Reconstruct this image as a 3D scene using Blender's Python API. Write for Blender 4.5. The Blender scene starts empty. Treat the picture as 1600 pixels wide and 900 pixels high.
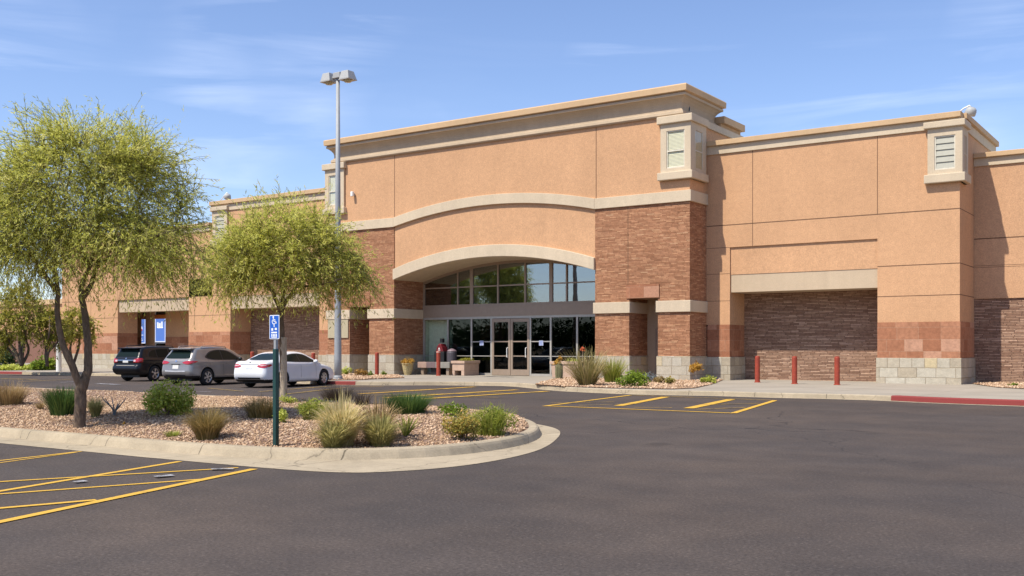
import bpy, bmesh, math, random
import numpy as np
from mathutils import Vector, Matrix
R = math.radians
rng = np.random.default_rng(7)
random.seed(7)
sc = bpy.context.scene
COL = sc.collection

# ------------------------------------------------------------------ camera geometry
F, YH, AZ, CH = 1610.0, 544.0, R(34.7), 1.6
SA, CA = math.sin(AZ), math.cos(AZ)
FW, RT = Vector((-SA, CA, 0)), Vector((CA, SA, 0))
def G(px, py, z=0.0):
    """ground point (height z) seen at photo pixel px,py"""
    d = (CH - z) * F / (py - YH)
    t = (px - 800) / F
    p = FW * d + RT * (t * d)
    return Vector((p.x, p.y, z))
def PD(px, py, d):
    """point at depth d along the photo pixel"""
    t = (px - 800) / F
    p = FW * d + RT * (t * d)
    return Vector((p.x, p.y, CH + (YH - py) * d / F))
def XY(px, Y):
    """world X of photo column px on the plane y = Y"""
    t = (px - 800) / F
    return Y * (-SA + CA * t) / (CA + SA * t)
def depth(p): return p.x * FW.x + p.y * FW.y

# ------------------------------------------------------------------ mesh helpers
class MB:
    def __init__(s): s.v, s.f, s.mi = [], [], []
    def add(s, vs, fs, mi=0):
        n = len(s.v); s.v += [tuple(v) for v in vs]
        s.f += [tuple(i + n for i in f) for f in fs]; s.mi += [mi] * len(fs); return s
    def box(s, x0, x1, y0, y1, z0, z1, mi=0):
        vs = [(x, y, z) for z in (z0, z1) for y in (y0, y1) for x in (x0, x1)]
        return s.add(vs, [(0,2,3,1),(4,5,7,6),(0,1,5,4),(2,6,7,3),(0,4,6,2),(1,3,7,5)], mi)
    def prism_y(s, pts, y0, y1, mi=0):
        """outline of (x,z) extruded from y0 (front) to y1"""
        n = len(pts)
        vs = [(x, y0, z) for x, z in pts] + [(x, y1, z) for x, z in pts]
        fs = [tuple(range(n)), tuple(reversed(range(n, 2*n)))]
        fs += [(i, i+n, (i+1) % n + n, (i+1) % n) for i in range(n)]
        return s.add(vs, fs, mi)
    def prism_z(s, pts, z0, z1, mi=0):
        n = len(pts)
        vs = [(p[0], p[1], z0) for p in pts] + [(p[0], p[1], z1) for p in pts]
        fs = [tuple(reversed(range(n))), tuple(range(n, 2*n))]
        fs += [(i, (i+1) % n, (i+1) % n + n, i+n) for i in range(n)]
        return s.add(vs, fs, mi)
    def loft_rect(s, x0, x1, y0, y1, prof, mi=0):
        vs, fs = [], []
        for o, z in prof:
            vs += [(x0-o, y0-o, z), (x1+o, y0-o, z), (x1+o, y1+o, z), (x0-o, y1+o, z)]
        for k in range(len(prof)-1):
            a = 4*k
            fs += [(a+i, a+(i+1) % 4, a+4+(i+1) % 4, a+4+i) for i in range(4)]
        m = 4*(len(prof)-1)
        fs += [(3,2,1,0), (m, m+1, m+2, m+3)]
        return s.add(vs, fs, mi)
    def tube(s, pts, rad, n=8, mi=0, cap=True):
        pts = [Vector(p) for p in pts]
        if not hasattr(rad, '__len__'): rad = [rad]*len(pts)
        vs, fs = [], []
        up = Vector((0.13, 0.27, 0.95))
        prev = None
        for i, p in enumerate(pts):
            t = (pts[min(i+1, len(pts)-1)] - pts[max(i-1, 0)])
            t = t.normalized() if t.length > 1e-9 else Vector((0,0,1))
            if prev is None:
                a = t.cross(up)
                if a.length < 1e-3: a = t.cross(Vector((1,0,0)))
            else:
                a = prev - t * prev.dot(t)
                if a.length < 1e-4: a = t.cross(up)
            a.normalize(); b = t.cross(a); prev = a
            for k in range(n):
                an = 2*math.pi*k/n
                vs.append(p + (a*math.cos(an) + b*math.sin(an))*rad[i])
        for i in range(len(pts)-1):
            for k in range(n):
                fs.append((i*n+k, i*n+(k+1) % n, (i+1)*n+(k+1) % n, (i+1)*n+k))
        if cap:
            fs.append(tuple(reversed(range(n)))); m = (len(pts)-1)*n
            fs.append(tuple(range(m, m+n)))
        return s.add(vs, fs, mi)
    def lathe(s, prof, n=20, c=(0,0,0), axis='z', mi=0, cap=True):
        vs, fs = [], []
        for r, h in prof:
            for k in range(n):
                a = 2*math.pi*k/n
                q = (r*math.cos(a), r*math.sin(a), h)
                if axis == 'y': q = (q[0], q[2], q[1])
                vs.append((q[0]+c[0], q[1]+c[1], q[2]+c[2]))
        for i in range(len(prof)-1):
            for k in range(n):
                f = (i*n+k, i*n+(k+1) % n, (i+1)*n+(k+1) % n, (i+1)*n+k)
                fs.append(f if axis == 'z' else f[::-1])
        m = (len(prof)-1)*n
        if cap: fs.append(tuple(reversed(range(n)))); fs.append(tuple(range(m, m+n)))
        return s.add(vs, fs, mi)
    def xf(s, M):
        s.v = [tuple(M @ Vector(v)) for v in s.v]; return s

def link(name, me, parent=None, mats=(), smooth=False):
    o = bpy.data.objects.new(name, me); COL.objects.link(o)
    for m in mats: me.materials.append(m)
    if smooth and len(me.polygons): me.polygons.foreach_set('use_smooth', [True]*len(me.polygons))
    if parent is not None: o.parent = parent
    return o
def obj(name, mb, mat, parent=None, smooth=False, bevel=0, world=False, fix=True):
    me = bpy.data.meshes.new(name)
    me.from_pydata(mb.v, [], mb.f)
    mats = mat if isinstance(mat, (list, tuple)) else [mat]
    if len(mats) > 1: me.polygons.foreach_set('material_index', mb.mi)
    me.update()
    if fix:
        bm = bmesh.new(); bm.from_mesh(me); bmesh.ops.recalc_face_normals(bm, faces=bm.faces); bm.to_mesh(me); bm.free()
    o = link(name, me, parent, mats, smooth)
    if world and parent is not None:      # mesh written in world coordinates
        if parent.type == 'EMPTY': o.matrix_parent_inverse = Matrix.Translation(-parent.location)
    if bevel:
        b = o.modifiers.new('bevel', 'BEVEL'); b.width = bevel; b.segments = 2; b.limit_method = 'ANGLE'
    return o
def arrays(name, V, Fq, mat, parent=None, smooth=False, rnd=None):
    """big mesh from numpy arrays, all faces the same size"""
    V = np.asarray(V, np.float32); Fq = np.asarray(Fq, np.int32); k = Fq.shape[1]
    me = bpy.data.meshes.new(name)
    me.vertices.add(len(V)); me.vertices.foreach_set('co', V.ravel())
    me.loops.add(Fq.size); me.loops.foreach_set('vertex_index', Fq.ravel())
    me.polygons.add(len(Fq)); me.polygons.foreach_set('loop_start', np.arange(0, Fq.size, k, dtype=np.int32))
    if rnd is not None:
        a = me.attributes.new('rnd', 'FLOAT', 'FACE'); a.data.foreach_set('value', np.asarray(rnd, np.float32))
    me.update(calc_edges=True); me.validate()
    return link(name, me, parent, [mat] if not isinstance(mat, (list, tuple)) else mat, smooth)
def tag(o, label, cat, group=None):
    o['label'] = label; o['category'] = cat
    if group: o['group'] = group
    return o
def thing(name, label, cat, loc=(0,0,0), rz=0, group=None):
    o = bpy.data.objects.new(name, None); COL.objects.link(o); o.empty_display_size = .2
    o.location = loc; o.rotation_euler = (0,0,rz)
    return tag(o, label, cat, group)
def kind(o, k): o['kind'] = k; return o

# ------------------------------------------------------------------ materials
class NT:
    def __init__(s, name):
        s.m = bpy.data.materials.new(name); s.m.use_nodes = True
        s.t = s.m.node_tree; s.n = s.t.nodes; s.l = s.t.links
        s.b = s.n['Principled BSDF']; s.out = s.n['Material Output']
    def node(s, typ, ins=None, **kw):
        x = s.n.new(typ)
        for k, v in kw.items(): setattr(x, k, v)
        for k, v in (ins or {}).items(): s.set(x, k, v)
        return x
    def set(s, x, k, v):
        i = x.inputs[k]
        if hasattr(v, 'is_output'): s.l.new(v, i)
        elif hasattr(v, '__len__') and len(v) == 3 and i.type == 'RGBA': i.default_value = (*v, 1)
        else: i.default_value = v
    def math(s, op, a, b=0.0, c=0.0):
        x = s.node('ShaderNodeMath', operation=op)
        for i, v in enumerate((a, b, c)): s.set(x, i, v)
        return x.outputs[0]
    def mix(s, fac, a, b, mode='MIX'):
        x = s.node('ShaderNodeMix', data_type='RGBA', blend_type=mode)
        s.set(x, 0, fac); s.set(x, 6, a); s.set(x, 7, b)
        return x.outputs[2]
    def ramp(s, fac, stops):
        x = s.node('ShaderNodeValToRGB'); s.set(x, 0, fac)
        e = x.color_ramp.elements
        while len(e) < len(stops): e.new(.5)
        for q, (p, c) in zip(e, stops): q.position = p; q.color = (*c, 1) if len(c) == 3 else c
        return x.outputs[0]
    def maprange(s, v, a, b, c, d):
        x = s.node('ShaderNodeMapRange', {0: v, 1: a, 2: b, 3: c, 4: d}); return x.outputs[0]
    def pos(s): return s.node('ShaderNodeNewGeometry').outputs['Position']
    def obco(s): return s.node('ShaderNodeTexCoord').outputs['Object']
    def noise(s, vec, scale, detail=3, rough=.55, out=0):
        x = s.node('ShaderNodeTexNoise', {'Vector': vec, 'Scale': scale, 'Detail': detail, 'Roughness': rough}); return x.outputs[out]
    def scale(s, vec, v):
        x = s.node('ShaderNodeVectorMath', {0: vec, 1: v}, operation='MULTIPLY'); return x.outputs[0]
    def bump(s, h, strength, dist=.02):
        x = s.node('ShaderNodeBump', {'Height': h, 'Strength': strength, 'Distance': dist}); s.set(s.b, 'Normal', x.outputs[0]); return x
    def P(s, **kw):
        for k, v in kw.items(): s.set(s.b, k.replace('_', ' '), v)
        return s.m

def plain(name, c, rough=.6, metal=0, var=.12, nscale=6, spec=.5, coat=0):
    t = NT(name); p = t.obco()
    n = t.noise(p, nscale, 4)
    k = t.maprange(n, .3, .7, 1-var, 1+var)
    x = t.node('ShaderNodeVectorMath', {0: c, 'Scale': k}, operation='SCALE')
    t.P(Base_Color=x.outputs[0], Roughness=rough, Metallic=metal)
    t.set(t.b, 'Specular IOR Level', spec); t.set(t.b, 'Coat Weight', coat); t.set(t.b, 'Coat Roughness', .05)
    return t.m

def stucco(name, c, grain=1.0, streak=.035):
    t = NT(name); p = t.pos()
    fine = t.noise(p, 21, 4, .78); mid = t.noise(p, 5, 4, .65); big = t.noise(p, .35, 4)
    st = t.noise(t.scale(p, (2.2, 2.2, .16)), 1.0, 4)
    a = t.maprange(fine, .3, .7, 1-.21*grain, 1+.21*grain)
    b = t.maprange(mid, .3, .7, 1-.07*grain, 1+.07*grain)
    d = t.maprange(big, .3, .7, .93, 1.06)
    e = t.maprange(st, .35, .75, 1+streak*.3, 1-streak)
    k = t.math('MULTIPLY', t.math('MULTIPLY', a, b), t.math('MULTIPLY', d, e))
    x = t.node('ShaderNodeVectorMath', {0: c, 'Scale': k}, operation='SCALE')
    t.P(Base_Color=x.outputs[0], Roughness=.9); t.set(t.b, 'Specular IOR Level', .2)
    t.bump(t.math('ADD', fine, mid), .35*grain, .012)
    return t.m

def masonry(name, cols, h, w, mortar, mcol, jit=.35, rowvar=.0, bump=.6, bd=.02, rough=.9, inner=.25, seed=0.0):
    """random-length coursed stone; cols = colour ramp stops over a per-stone random number"""
    t = NT(name); p = t.pos()
    sep = t.node('ShaderNodeSeparateXYZ', {0: p})
    u0 = t.math('ADD', sep.outputs[0], sep.outputs[1]); z0 = sep.outputs[2]
    wob = t.noise(p, 1.6, 3)
    z = t.math('ADD', z0, t.math('MULTIPLY', t.math('SUBTRACT', wob, .5), rowvar))
    v = t.math('DIVIDE', z, h); row = t.math('FLOOR', v)
    def wn(a, b):
        c = t.node('ShaderNodeCombineXYZ', {0: a, 1: b, 2: seed})
        x = t.node('ShaderNodeTexWhiteNoise', {'Vector': c.outputs[0]}, noise_dimensions='3D'); return x
    rr = wn(row, 3.7).outputs['Value']
    ww = t.math('MULTIPLY', w, t.math('ADD', 1-jit, t.math('MULTIPLY', rr, 2*jit)))
    u = t.math('DIVIDE', t.math('ADD', u0, t.math('MULTIPLY', rr, 17.3)), ww); col = t.math('FLOOR', u)
    wnn = wn(row, col); r = wnn.outputs['Value']
    rc = t.node('ShaderNodeSeparateXYZ', {0: wnn.outputs['Color']})
    fu, fv = t.math('FRACT', u), t.math('FRACT', v)
    du = t.math('MULTIPLY', t.math('MINIMUM', fu, t.math('SUBTRACT', 1, fu)), ww)
    dv = t.math('MULTIPLY', t.math('MINIMUM', fv, t.math('SUBTRACT', 1, fv)), h)
    ed = t.math('MINIMUM', du, dv)
    rag = t.noise(p, 14, 3)
    ed = t.math('SUBTRACT', ed, t.math('MULTIPLY', t.math('SUBTRACT', rag, .5), mortar*1.6))
    m = t.maprange(ed, mortar*.5, mortar*1.3, 0, 1)
    base = t.ramp(r, cols)
    nn = t.noise(p, 7, 5, .65); n2 = t.noise(p, 40, 3, .6); n3 = t.noise(p, .4, 3)
    k = t.math('MULTIPLY', t.math('MULTIPLY', t.maprange(nn, .3, .7, 1-inner, 1+inner), t.maprange(n2, .3, .7, .88, 1.12)), t.maprange(n3, .3, .7, .92, 1.08))
    bb = t.node('ShaderNodeVectorMath', {0: base, 'Scale': k}, operation='SCALE').outputs[0]
    c = t.mix(m, mcol, bb)
    t.P(Base_Color=c, Roughness=rough); t.set(t.b, 'Specular IOR Level', .15)
    hgt = t.math('ADD', t.math('MULTIPLY', m, t.math('ADD', .35, t.math('MULTIPLY', rc.outputs[1], .9))), t.math('MULTIPLY', nn, .5))
    t.bump(hgt, bump, bd)
    return t.m

def foliage(name, stops, trans=.35, rough=.55):
    t = NT(name)
    a = t.node('ShaderNodeAttribute', attribute_name='rnd').outputs['Fac']
    c = t.ramp(a, stops)
    t.P(Base_Color=c, Roughness=rough); t.set(t.b, 'Specular IOR Level', .25)
    tr = t.node('ShaderNodeBsdfTranslucent', {'Color': c})
    mx = t.node('ShaderNodeMixShader', {0: trans, 1: t.b.outputs[0], 2: tr.outputs[0]})
    t.l.new(mx.outputs[0], t.out.inputs[0]); return t.m

def glass(name, tint, refl=.10, rough=.0, body=None):
    t = NT(name)
    lw = t.node('ShaderNodeFresnel', {'IOR': 1.5}).outputs[0]
    k = t.math('ADD', t.math('MULTIPLY', lw, 1.3 if body is None else body), refl)
    k = t.math('MINIMUM', k, 1.0)
    tr = t.node('ShaderNodeBsdfTransparent', {'Color': (*tint, 1)})
    wav = t.noise(t.pos(), .9, 2)
    bp = t.node('ShaderNodeBump', {'Height': wav, 'Strength': .04, 'Distance': .05})
    gl = t.node('ShaderNodeBsdfGlossy', {'Color': (.9,.95,1,1), 'Roughness': rough, 'Normal': bp.outputs[0]})
    mx = t.node('ShaderNodeMixShader', {0: k, 1: tr.outputs[0], 2: gl.outputs[0]})
    t.l.new(mx.outputs[0], t.out.inputs[0]); return t.m

M = {}
M['stucco'] = stucco('stucco_tan', (.548, .316, .174))
M['stucco_low'] = stucco('stucco_low', (.525, .308, .176))
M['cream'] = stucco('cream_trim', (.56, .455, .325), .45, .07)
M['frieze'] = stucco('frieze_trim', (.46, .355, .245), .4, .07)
M['capm'] = stucco('cap_metal', (.54, .37, .215), .25, .06)
M['lintel'] = stucco('beige_lintel', (.50, .385, .265), .4, .06)
M['joint'] = plain('joint_sealant', (.16, .085, .045), .9)
M['ledge'] = masonry('ledge_stone', [(0,(.31,.145,.078)),(.3,(.40,.192,.104)),(.7,(.46,.232,.13)),(.95,(.52,.275,.15)),(1,(.56,.33,.19))], .056, .36, .008, (.21,.10,.055), jit=.25, rowvar=.02, bump=.8, bd=.03, inner=.24)
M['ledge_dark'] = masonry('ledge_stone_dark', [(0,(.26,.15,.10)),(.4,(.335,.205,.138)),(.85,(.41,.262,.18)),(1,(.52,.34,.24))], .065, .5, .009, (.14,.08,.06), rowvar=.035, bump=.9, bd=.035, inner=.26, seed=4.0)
M['sandstone'] = masonry('red_sandstone', [(0,(.30,.125,.068)),(.5,(.365,.165,.092)),(.88,(.40,.19,.11)),(1,(.47,.26,.17))], .49, .80, .007, (.38,.225,.145), jit=.2, bump=.35, bd=.02, inner=.2, seed=2.0)
M['limestone'] = masonry('pale_limestone', [(0,(.38,.32,.235)),(.5,(.43,.38,.295)),(.85,(.46,.42,.34)),(1,(.50,.40,.235))], .40, .66, .010, (.35,.28,.195), jit=.35, rowvar=.09, bump=.7, bd=.05, inner=.12, seed=9.0)
M['frame'] = plain('bronze_frame', (.30, .225, .165), .5, .1, .06)
M['alum'] = plain('aluminium', (.42, .39, .34), .45, .3, .06)
M['whiteframe'] = plain('white_frame', (.62, .57, .46), .5)
M['blind'] = plain('window_blind', (.66, .63, .52), .6, var=.06)
M['louver'] = plain('louver_beige', (.40, .385, .315), .7, var=.05)
M['glass'] = glass('storefront_glass', (.46, .52, .48), .0, .0, .6)
M['glass_up'] = glass('upper_glass', (.30, .40, .40), .20)
M['bayglass'] = glass('bay_glass', (.99, .99, .95), .0, .0, .12)
M['concrete'] = None
M['steel'] = plain('pole_steel', (.30, .31, .32), .6, .1, .06)
M['lamp_grey'] = plain('lamp_housing', (.36, .36, .35), .6, 0, .02)
M['lens'] = plain('lamp_lens', (.50, .42, .25), .2)
M['redpaint'] = plain('red_paint', (.30, .042, .018), .6, 0, .2, 9)
M['white'] = plain('white_paint', (.78, .78, .76), .5, 0, .04)
M['darkgreen'] = plain('green_post', (.012, .05, .045), .45, .1, .1)
M['signblue'] = plain('sign_blue', (.01, .10, .48), .45, 0, .04)
M['signwhite'] = plain('sign_white', (.78, .82, .88), .5, 0, .04)
M['black'] = plain('black_plastic', (.012, .012, .013), .5)
M['terra'] = plain('pinkish_planter', (.48, .33, .24), .8, 0, .1, 4)
M['soil'] = plain('soil', (.09, .06, .04), .95)
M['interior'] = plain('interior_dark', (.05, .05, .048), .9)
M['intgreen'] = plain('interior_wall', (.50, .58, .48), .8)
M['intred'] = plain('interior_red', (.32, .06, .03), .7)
M['roofm'] = plain('roof_membrane', (.5, .47, .42), .9)

t = NT('concrete'); p = t.pos()
n1, n2, n3 = t.noise(p, .5, 5, .6), t.noise(p, 30, 3, .7), t.noise(t.scale(p, (.25, 1.2, 1)), 1.5, 5, .65)
k = t.math('MULTIPLY', t.math('MULTIPLY', t.maprange(n1,.3,.7,.87,1.08), t.maprange(n2,.3,.7,.93,1.07)), t.maprange(n3,.35,.75,1.05,.88))
sep = t.node('ShaderNodeSeparateXYZ', {0: p})
jx = t.math('ABSOLUTE', t.math('SUBTRACT', t.math('FRACT', t.math('DIVIDE', sep.outputs[0], 3.05)), .5))
jy = t.math('ABSOLUTE', t.math('SUBTRACT', t.math('FRACT', t.math('DIVIDE', t.math('ADD', sep.outputs[1], .9), 3.05)), .5))
jn = t.maprange(t.math('MINIMUM', jx, jy), .002, .007, .62, 1)
cc = t.node('ShaderNodeVectorMath', {0: (.32,.282,.23), 'Scale': t.math('MULTIPLY', k, jn)}, operation='SCALE').outputs[0]
t.P(Base_Color=cc, Roughness=.85); t.set(t.b, 'Specular IOR Level', .25); t.bump(n2, .2, .006)
M['concrete'] = t.m

t = NT('kerb_concrete'); p = t.pos()
n1, n2, n3 = t.noise(p, .9, 5, .65), t.noise(p, 45, 3, .7), t.noise(p, 6, 4, .7)
k = t.math('MULTIPLY', t.math('MULTIPLY', t.maprange(n1,.3,.7,.82,1.12), t.maprange(n2,.3,.7,.9,1.1)), t.maprange(n3,.35,.7,1.04,.9))
sep = t.node('ShaderNodeSeparateXYZ', {0: p})
jx = t.math('ABSOLUTE', t.math('SUBTRACT', t.math('FRACT', t.math('DIVIDE', t.math('ADD', sep.outputs[0], t.math('MULTIPLY', n3, .05)), 2.3)), .5))
jn = t.maprange(jx, .0015, .006, .35, 1)
cr = t.node('ShaderNodeTexVoronoi', {'Vector': t.node('ShaderNodeVectorMath', {0: p, 1: t.scale(t.noise(p, 2.5, 4, out=1), (.5,.5,.5))}, operation='ADD').outputs[0], 'Scale': .33}, feature='DISTANCE_TO_EDGE').outputs[0]
crk = t.maprange(cr, .0, .006, .55, 1)
cc = t.node('ShaderNodeVectorMath', {0: (.38,.312,.22), 'Scale': t.math('MULTIPLY', t.math('MULTIPLY', k, jn), crk)}, operation='SCALE').outputs[0]
t.P(Base_Color=cc, Roughness=.9); t.set(t.b, 'Specular IOR Level', .2); t.bump(t.math('ADD', n2, n3), .3, .012)
M['kerb'] = t.m

t = NT('asphalt'); p = t.pos()
vor = t.node('ShaderNodeTexVoronoi', {'Vector': p, 'Scale': 55.0}).outputs['Color']
vs = t.node('ShaderNodeSeparateXYZ', {0: vor}).outputs[0]
big, mid = t.noise(p, .16, 5, .6), t.noise(p, 1.1, 5, .6)
tr = t.noise(t.scale(p, (.10, 1.1, 1)), 1.0, 4, .6)
fine = t.noise(p, 30, 5, .85)
warm = t.noise(p, .28, 4, .6)
base = t.mix(t.maprange(warm, .4, .66, 0, 1), (.064,.0525,.0475), (.078,.060,.050))
k = t.math('MULTIPLY', t.math('MULTIPLY', t.maprange(big,.3,.7,.86,1.14), t.maprange(mid,.3,.7,.88,1.14)), t.maprange(tr,.3,.7,.95,1.05))
k = t.math('MULTIPLY', k, t.maprange(fine, .3, .7, .45, 1.6))
k = t.math('ADD', k, t.math('MULTIPLY', t.maprange(vs, .93, 1.0, 0, 1), .55))
cc = t.node('ShaderNodeVectorMath', {0: base, 'Scale': k}, operation='SCALE').outputs[0]
crv = t.node('ShaderNodeTexVoronoi', {'Vector': t.node('ShaderNodeVectorMath', {0: p, 1: t.scale(t.noise(p, .6, 5, out=1), (2.2,2.2,0))}, operation='ADD').outputs[0], 'Scale': .075}, feature='DISTANCE_TO_EDGE').outputs[0]
st = t.noise(p, .55, 2, .4)
cc = t.mix(t.maprange(st, .70, .76, 0, .45), cc, (.026,.023,.022))
cc = t.mix(t.math('MULTIPLY', t.maprange(crv, 0, .0022, .85, 0), t.maprange(big,.45,.55,0,1)), cc, (.022,.02,.02))
t.P(Base_Color=cc, Roughness=t.maprange(mid,.3,.7,.82,.95)); t.set(t.b, 'Specular IOR Level', .2)
t.bump(t.math('ADD', fine, vs), .55, .008)
M['asphalt'] = t.m

def paint(name, c, wear=.5):
    t = NT(name); p = t.pos()
    n, m = t.noise(p, 3.5, 6, .7), t.noise(p, 60, 3, .7)
    a = t.math('ADD', t.math('MULTIPLY', n, .7), t.math('MULTIPLY', m, .45))
    f = t.maprange(a, wear, wear+.12, 1, .12)
    t.P(Base_Color=t.mix(f, (.075,.066,.058), c), Roughness=.75); t.set(t.b, 'Specular IOR Level', .3); return t.m
M['yellow'] = paint('yellow_line_paint', (.58, .34, .045), .64)
M['yellow_old'] = paint('worn_yellow_paint', (.42, .27, .06), .53)
M['whiteline'] = paint('white_line_paint', (.40, .40, .42), .52)
M['redkerb'] = paint('red_kerb_paint', (.215, .036, .032), .70)

t = NT('gravel_bed'); p = t.pos()
v = t.node('ShaderNodeTexVoronoi', {'Vector': p, 'Scale': 17.0})
vc = t.node('ShaderNodeSeparateXYZ', {0: v.outputs['Color']}).outputs[0]
c = t.ramp(vc, [(0,(.20,.12,.085)),(.5,(.36,.23,.165)),(1,(.50,.36,.275))])
c = t.mix(t.maprange(v.outputs['Distance'], .25, .65, 0, .75), c, (.14,.085,.06))
t.P(Base_Color=c, Roughness=.95); t.set(t.b, 'Specular IOR Level', .15); t.bump(v.outputs['Distance'], .8, -.03)
M['gravelbed'] = t.m
t = NT('gravel_stones')
a = t.node('ShaderNodeAttribute', attribute_name='rnd').outputs['Fac']
c = t.ramp(a, [(0,(.22,.13,.075)),(.3,(.38,.243,.15)),(.7,(.49,.33,.212)),(1,(.62,.465,.325))])
t.P(Base_Color=c, Roughness=.95); t.set(t.b, 'Specular IOR Level', .15); M['stones'] = t.m
t = NT('desert_ground'); p = t.pos()
c = t.ramp(t.noise(p, .2, 6, .65), [(.3,(.22,.15,.09)),(.7,(.34,.25,.16))])
t.P(Base_Color=c, Roughness=1); M['desert'] = t.m

def bark(name, c0, c1):
    t = NT(name); p = t.obco()
    n = t.noise(t.scale(p, (9, 9, 2.2)), 3, 6, .7)
    c = t.ramp(n, [(.3, c0), (.7, c1)])
    t.P(Base_Color=c, Roughness=.95); t.set(t.b, 'Specular IOR Level', .15); t.bump(n, .9, .04); return t.m
M['bark'] = bark('dark_bark', (.085,.06,.043), (.25,.18,.125))
M['bark_green'] = bark('green_bark', (.12,.10,.04), (.27,.235,.10))
M['bark_pale'] = bark('pale_trunk', (.34,.27,.19), (.55,.46,.35))
M['leaf_mesq'] = foliage('mesquite_leaf', [(0,(.31,.325,.06)),(.35,(.50,.51,.10)),(.7,(.66,.635,.15)),(1,(.80,.73,.26))], .55)
M['leaf_yel'] = foliage('yellow_leaf', [(0,(.17,.19,.03)),(.5,(.36,.34,.05)),(1,(.52,.43,.08))], .45)
M['leaf_dark'] = foliage('dark_leaf', [(0,(.02,.04,.012)),(.6,(.05,.09,.025)),(1,(.10,.14,.04))], .3)
M['leaf_shrub'] = foliage('shrub_leaf', [(0,(.20,.25,.03)),(.55,(.48,.52,.08)),(1,(.78,.74,.25))], .4, .4)
M['leaf_lime'] = foliage('lime_leaf', [(0,(.09,.16,.015)),(.6,(.23,.31,.03)),(1,(.42,.46,.08))], .4, .4)
M['g_tan'] = foliage('tan_blade', [(0,(.20,.13,.06)),(.5,(.36,.25,.11)),(1,(.52,.39,.19))], .3)
M['g_tan2'] = foliage('straw_green_blade', [(0,(.15,.15,.05)),(.45,(.32,.27,.10)),(1,(.60,.48,.25))], .35)
M['g_pale'] = foliage('pale_blade', [(0,(.38,.34,.13)),(.4,(.66,.55,.25)),(1,(.88,.74,.44))], .45)
M['g_brown'] = foliage('brown_blade', [(0,(.14,.12,.035)),(.5,(.32,.23,.075)),(1,(.48,.34,.15))], .35)
M['g_green'] = foliage('green_blade', [(0,(.03,.075,.02)),(.6,(.085,.155,.035)),(1,(.19,.26,.06))], .35)
M['g_olive'] = foliage('olive_blade', [(0,(.19,.185,.06)),(.5,(.40,.36,.13)),(1,(.66,.57,.25))], .45)
M['g_ygreen'] = foliage('yellow_green_blade', [(0,(.13,.17,.025)),(.5,(.30,.34,.05)),(1,(.52,.49,.12))], .4)
M['g_purple'] = foliage('dark_brown_blade', [(0,(.035,.026,.02)),(.6,(.085,.065,.045)),(1,(.17,.13,.09))], .25)
M['g_orange'] = foliage('orange_leaf', [(0,(.20,.12,.02)),(.5,(.40,.22,.05)),(1,(.50,.33,.10))], .35)
M['g_mixed'] = foliage('mixed_leaf', [(0,(.14,.16,.03)),(.35,(.36,.32,.07)),(.7,(.58,.36,.08)),(1,(.62,.48,.17))], .4)
M['g_blue'] = foliage('blue_grey_leaf', [(0,(.10,.12,.12)),(1,(.26,.30,.31))], .2)
M['flower'] = foliage('flower_orange', [(0,(.42,.19,.02)),(1,(.50,.33,.06))], .3)
M['flower_red'] = foliage('flower_red', [(0,(.5,.08,.03)),(1,(.6,.15,.05))], .3)
M['cactus'] = foliage('cactus_skin', [(0,(.11,.12,.05)),(1,(.25,.24,.12))], .0)
# ================================================================== SETTING
def sheet(name, pts, z, mat, k='structure', thick=0):
    mb = MB()
    if thick: mb.prism_z(pts, z - thick, z)
    else: mb.add([(p[0], p[1], z) for p in pts], [tuple(range(len(pts)))])
    o = obj(name, mb, mat)
    if not thick and o.data.polygons[0].normal.z < 0: o.data.flip_normals()
    return kind(o, k)
def crom(pts, n=6, closed=False):
    P = [Vector(p) if len(p) == 3 else Vector((p[0], p[1], 0)) for p in pts]
    out = []; m = len(P)
    for i in range(m if closed else m-1):
        a, b, c, d = (P[(i-1) % m] if closed or i else P[0]), P[i], P[(i+1) % m], (P[(i+2) % m] if closed or i+2 < m else P[-1])
        for j in range(n):
            t = j/n
            out.append(.5*((2*b)+(c-a)*t+(2*a-5*b+4*c-d)*t*t+(3*b-a-3*c+d)*t**3))
    if not closed: out.append(P[-1])
    return out

ground = sheet('ground', [(-900,-500),(700,-500),(700,900),(-900,900)], -.012, M['desert'])
parking = sheet('parking_lot', [(-140,-60),(70,-60),(70,47),(-140,47)], 0.0, M['asphalt'])

# ---- island outlines
Kpts = crom([(-62,10.0),(-40,10.0),(-16,10.0),(-12.6,10.05),(-10.9,10.4),(-9.85,11.2),(-9.38,12.5),(-9.55,14.2),(-10.4,16.0),(-11.9,17.8),(-14,19.25),(-17,20.3),(-24,20.85),(-40,21.3),(-62,21.8)], 6)
Gpts = crom([(-62,9.35),(-40,9.35),(-16,9.33),(-12.6,9.34),(-9.75,9.5),(-8.85,10.1),(-8.5,11.4),(-8.78,13.3),(-9.7,15.4),(-10.75,17.1),(-12.05,18.2),(-14,19.27),(-17,20.32),(-24,20.87),(-40,21.32),(-62,21.82)], 6)
def inset(pts, d):
    out = []
    for i, p in enumerate(pts):
        t = (pts[min(i+1, len(pts)-1)] - pts[max(i-1, 0)]).normalized()
        n = Vector((-t.y, t.x, 0))
        out.append(p + n*d)
    return out
def ribbon(name, rows, mat, k='structure', smooth=False):
    """rows: list of equal-length 3-D polylines"""
    mb = MB(); n = len(rows[0]); vs = [tuple(p) for r in rows for p in r]
    fs = [(j*n+i, j*n+i+1, (j+1)*n+i+1, (j+1)*n+i) for j in range(len(rows)-1) for i in range(n-1)]
    mb.add(vs, fs); o = obj(name, mb, mat, fix=False)
    if sum(p.normal.z for p in o.data.polygons) < 0: o.data.flip_normals()
    return kind(o, k)
def zat(pts, z): return [Vector((p.x, p.y, z)) for p in pts]
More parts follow.
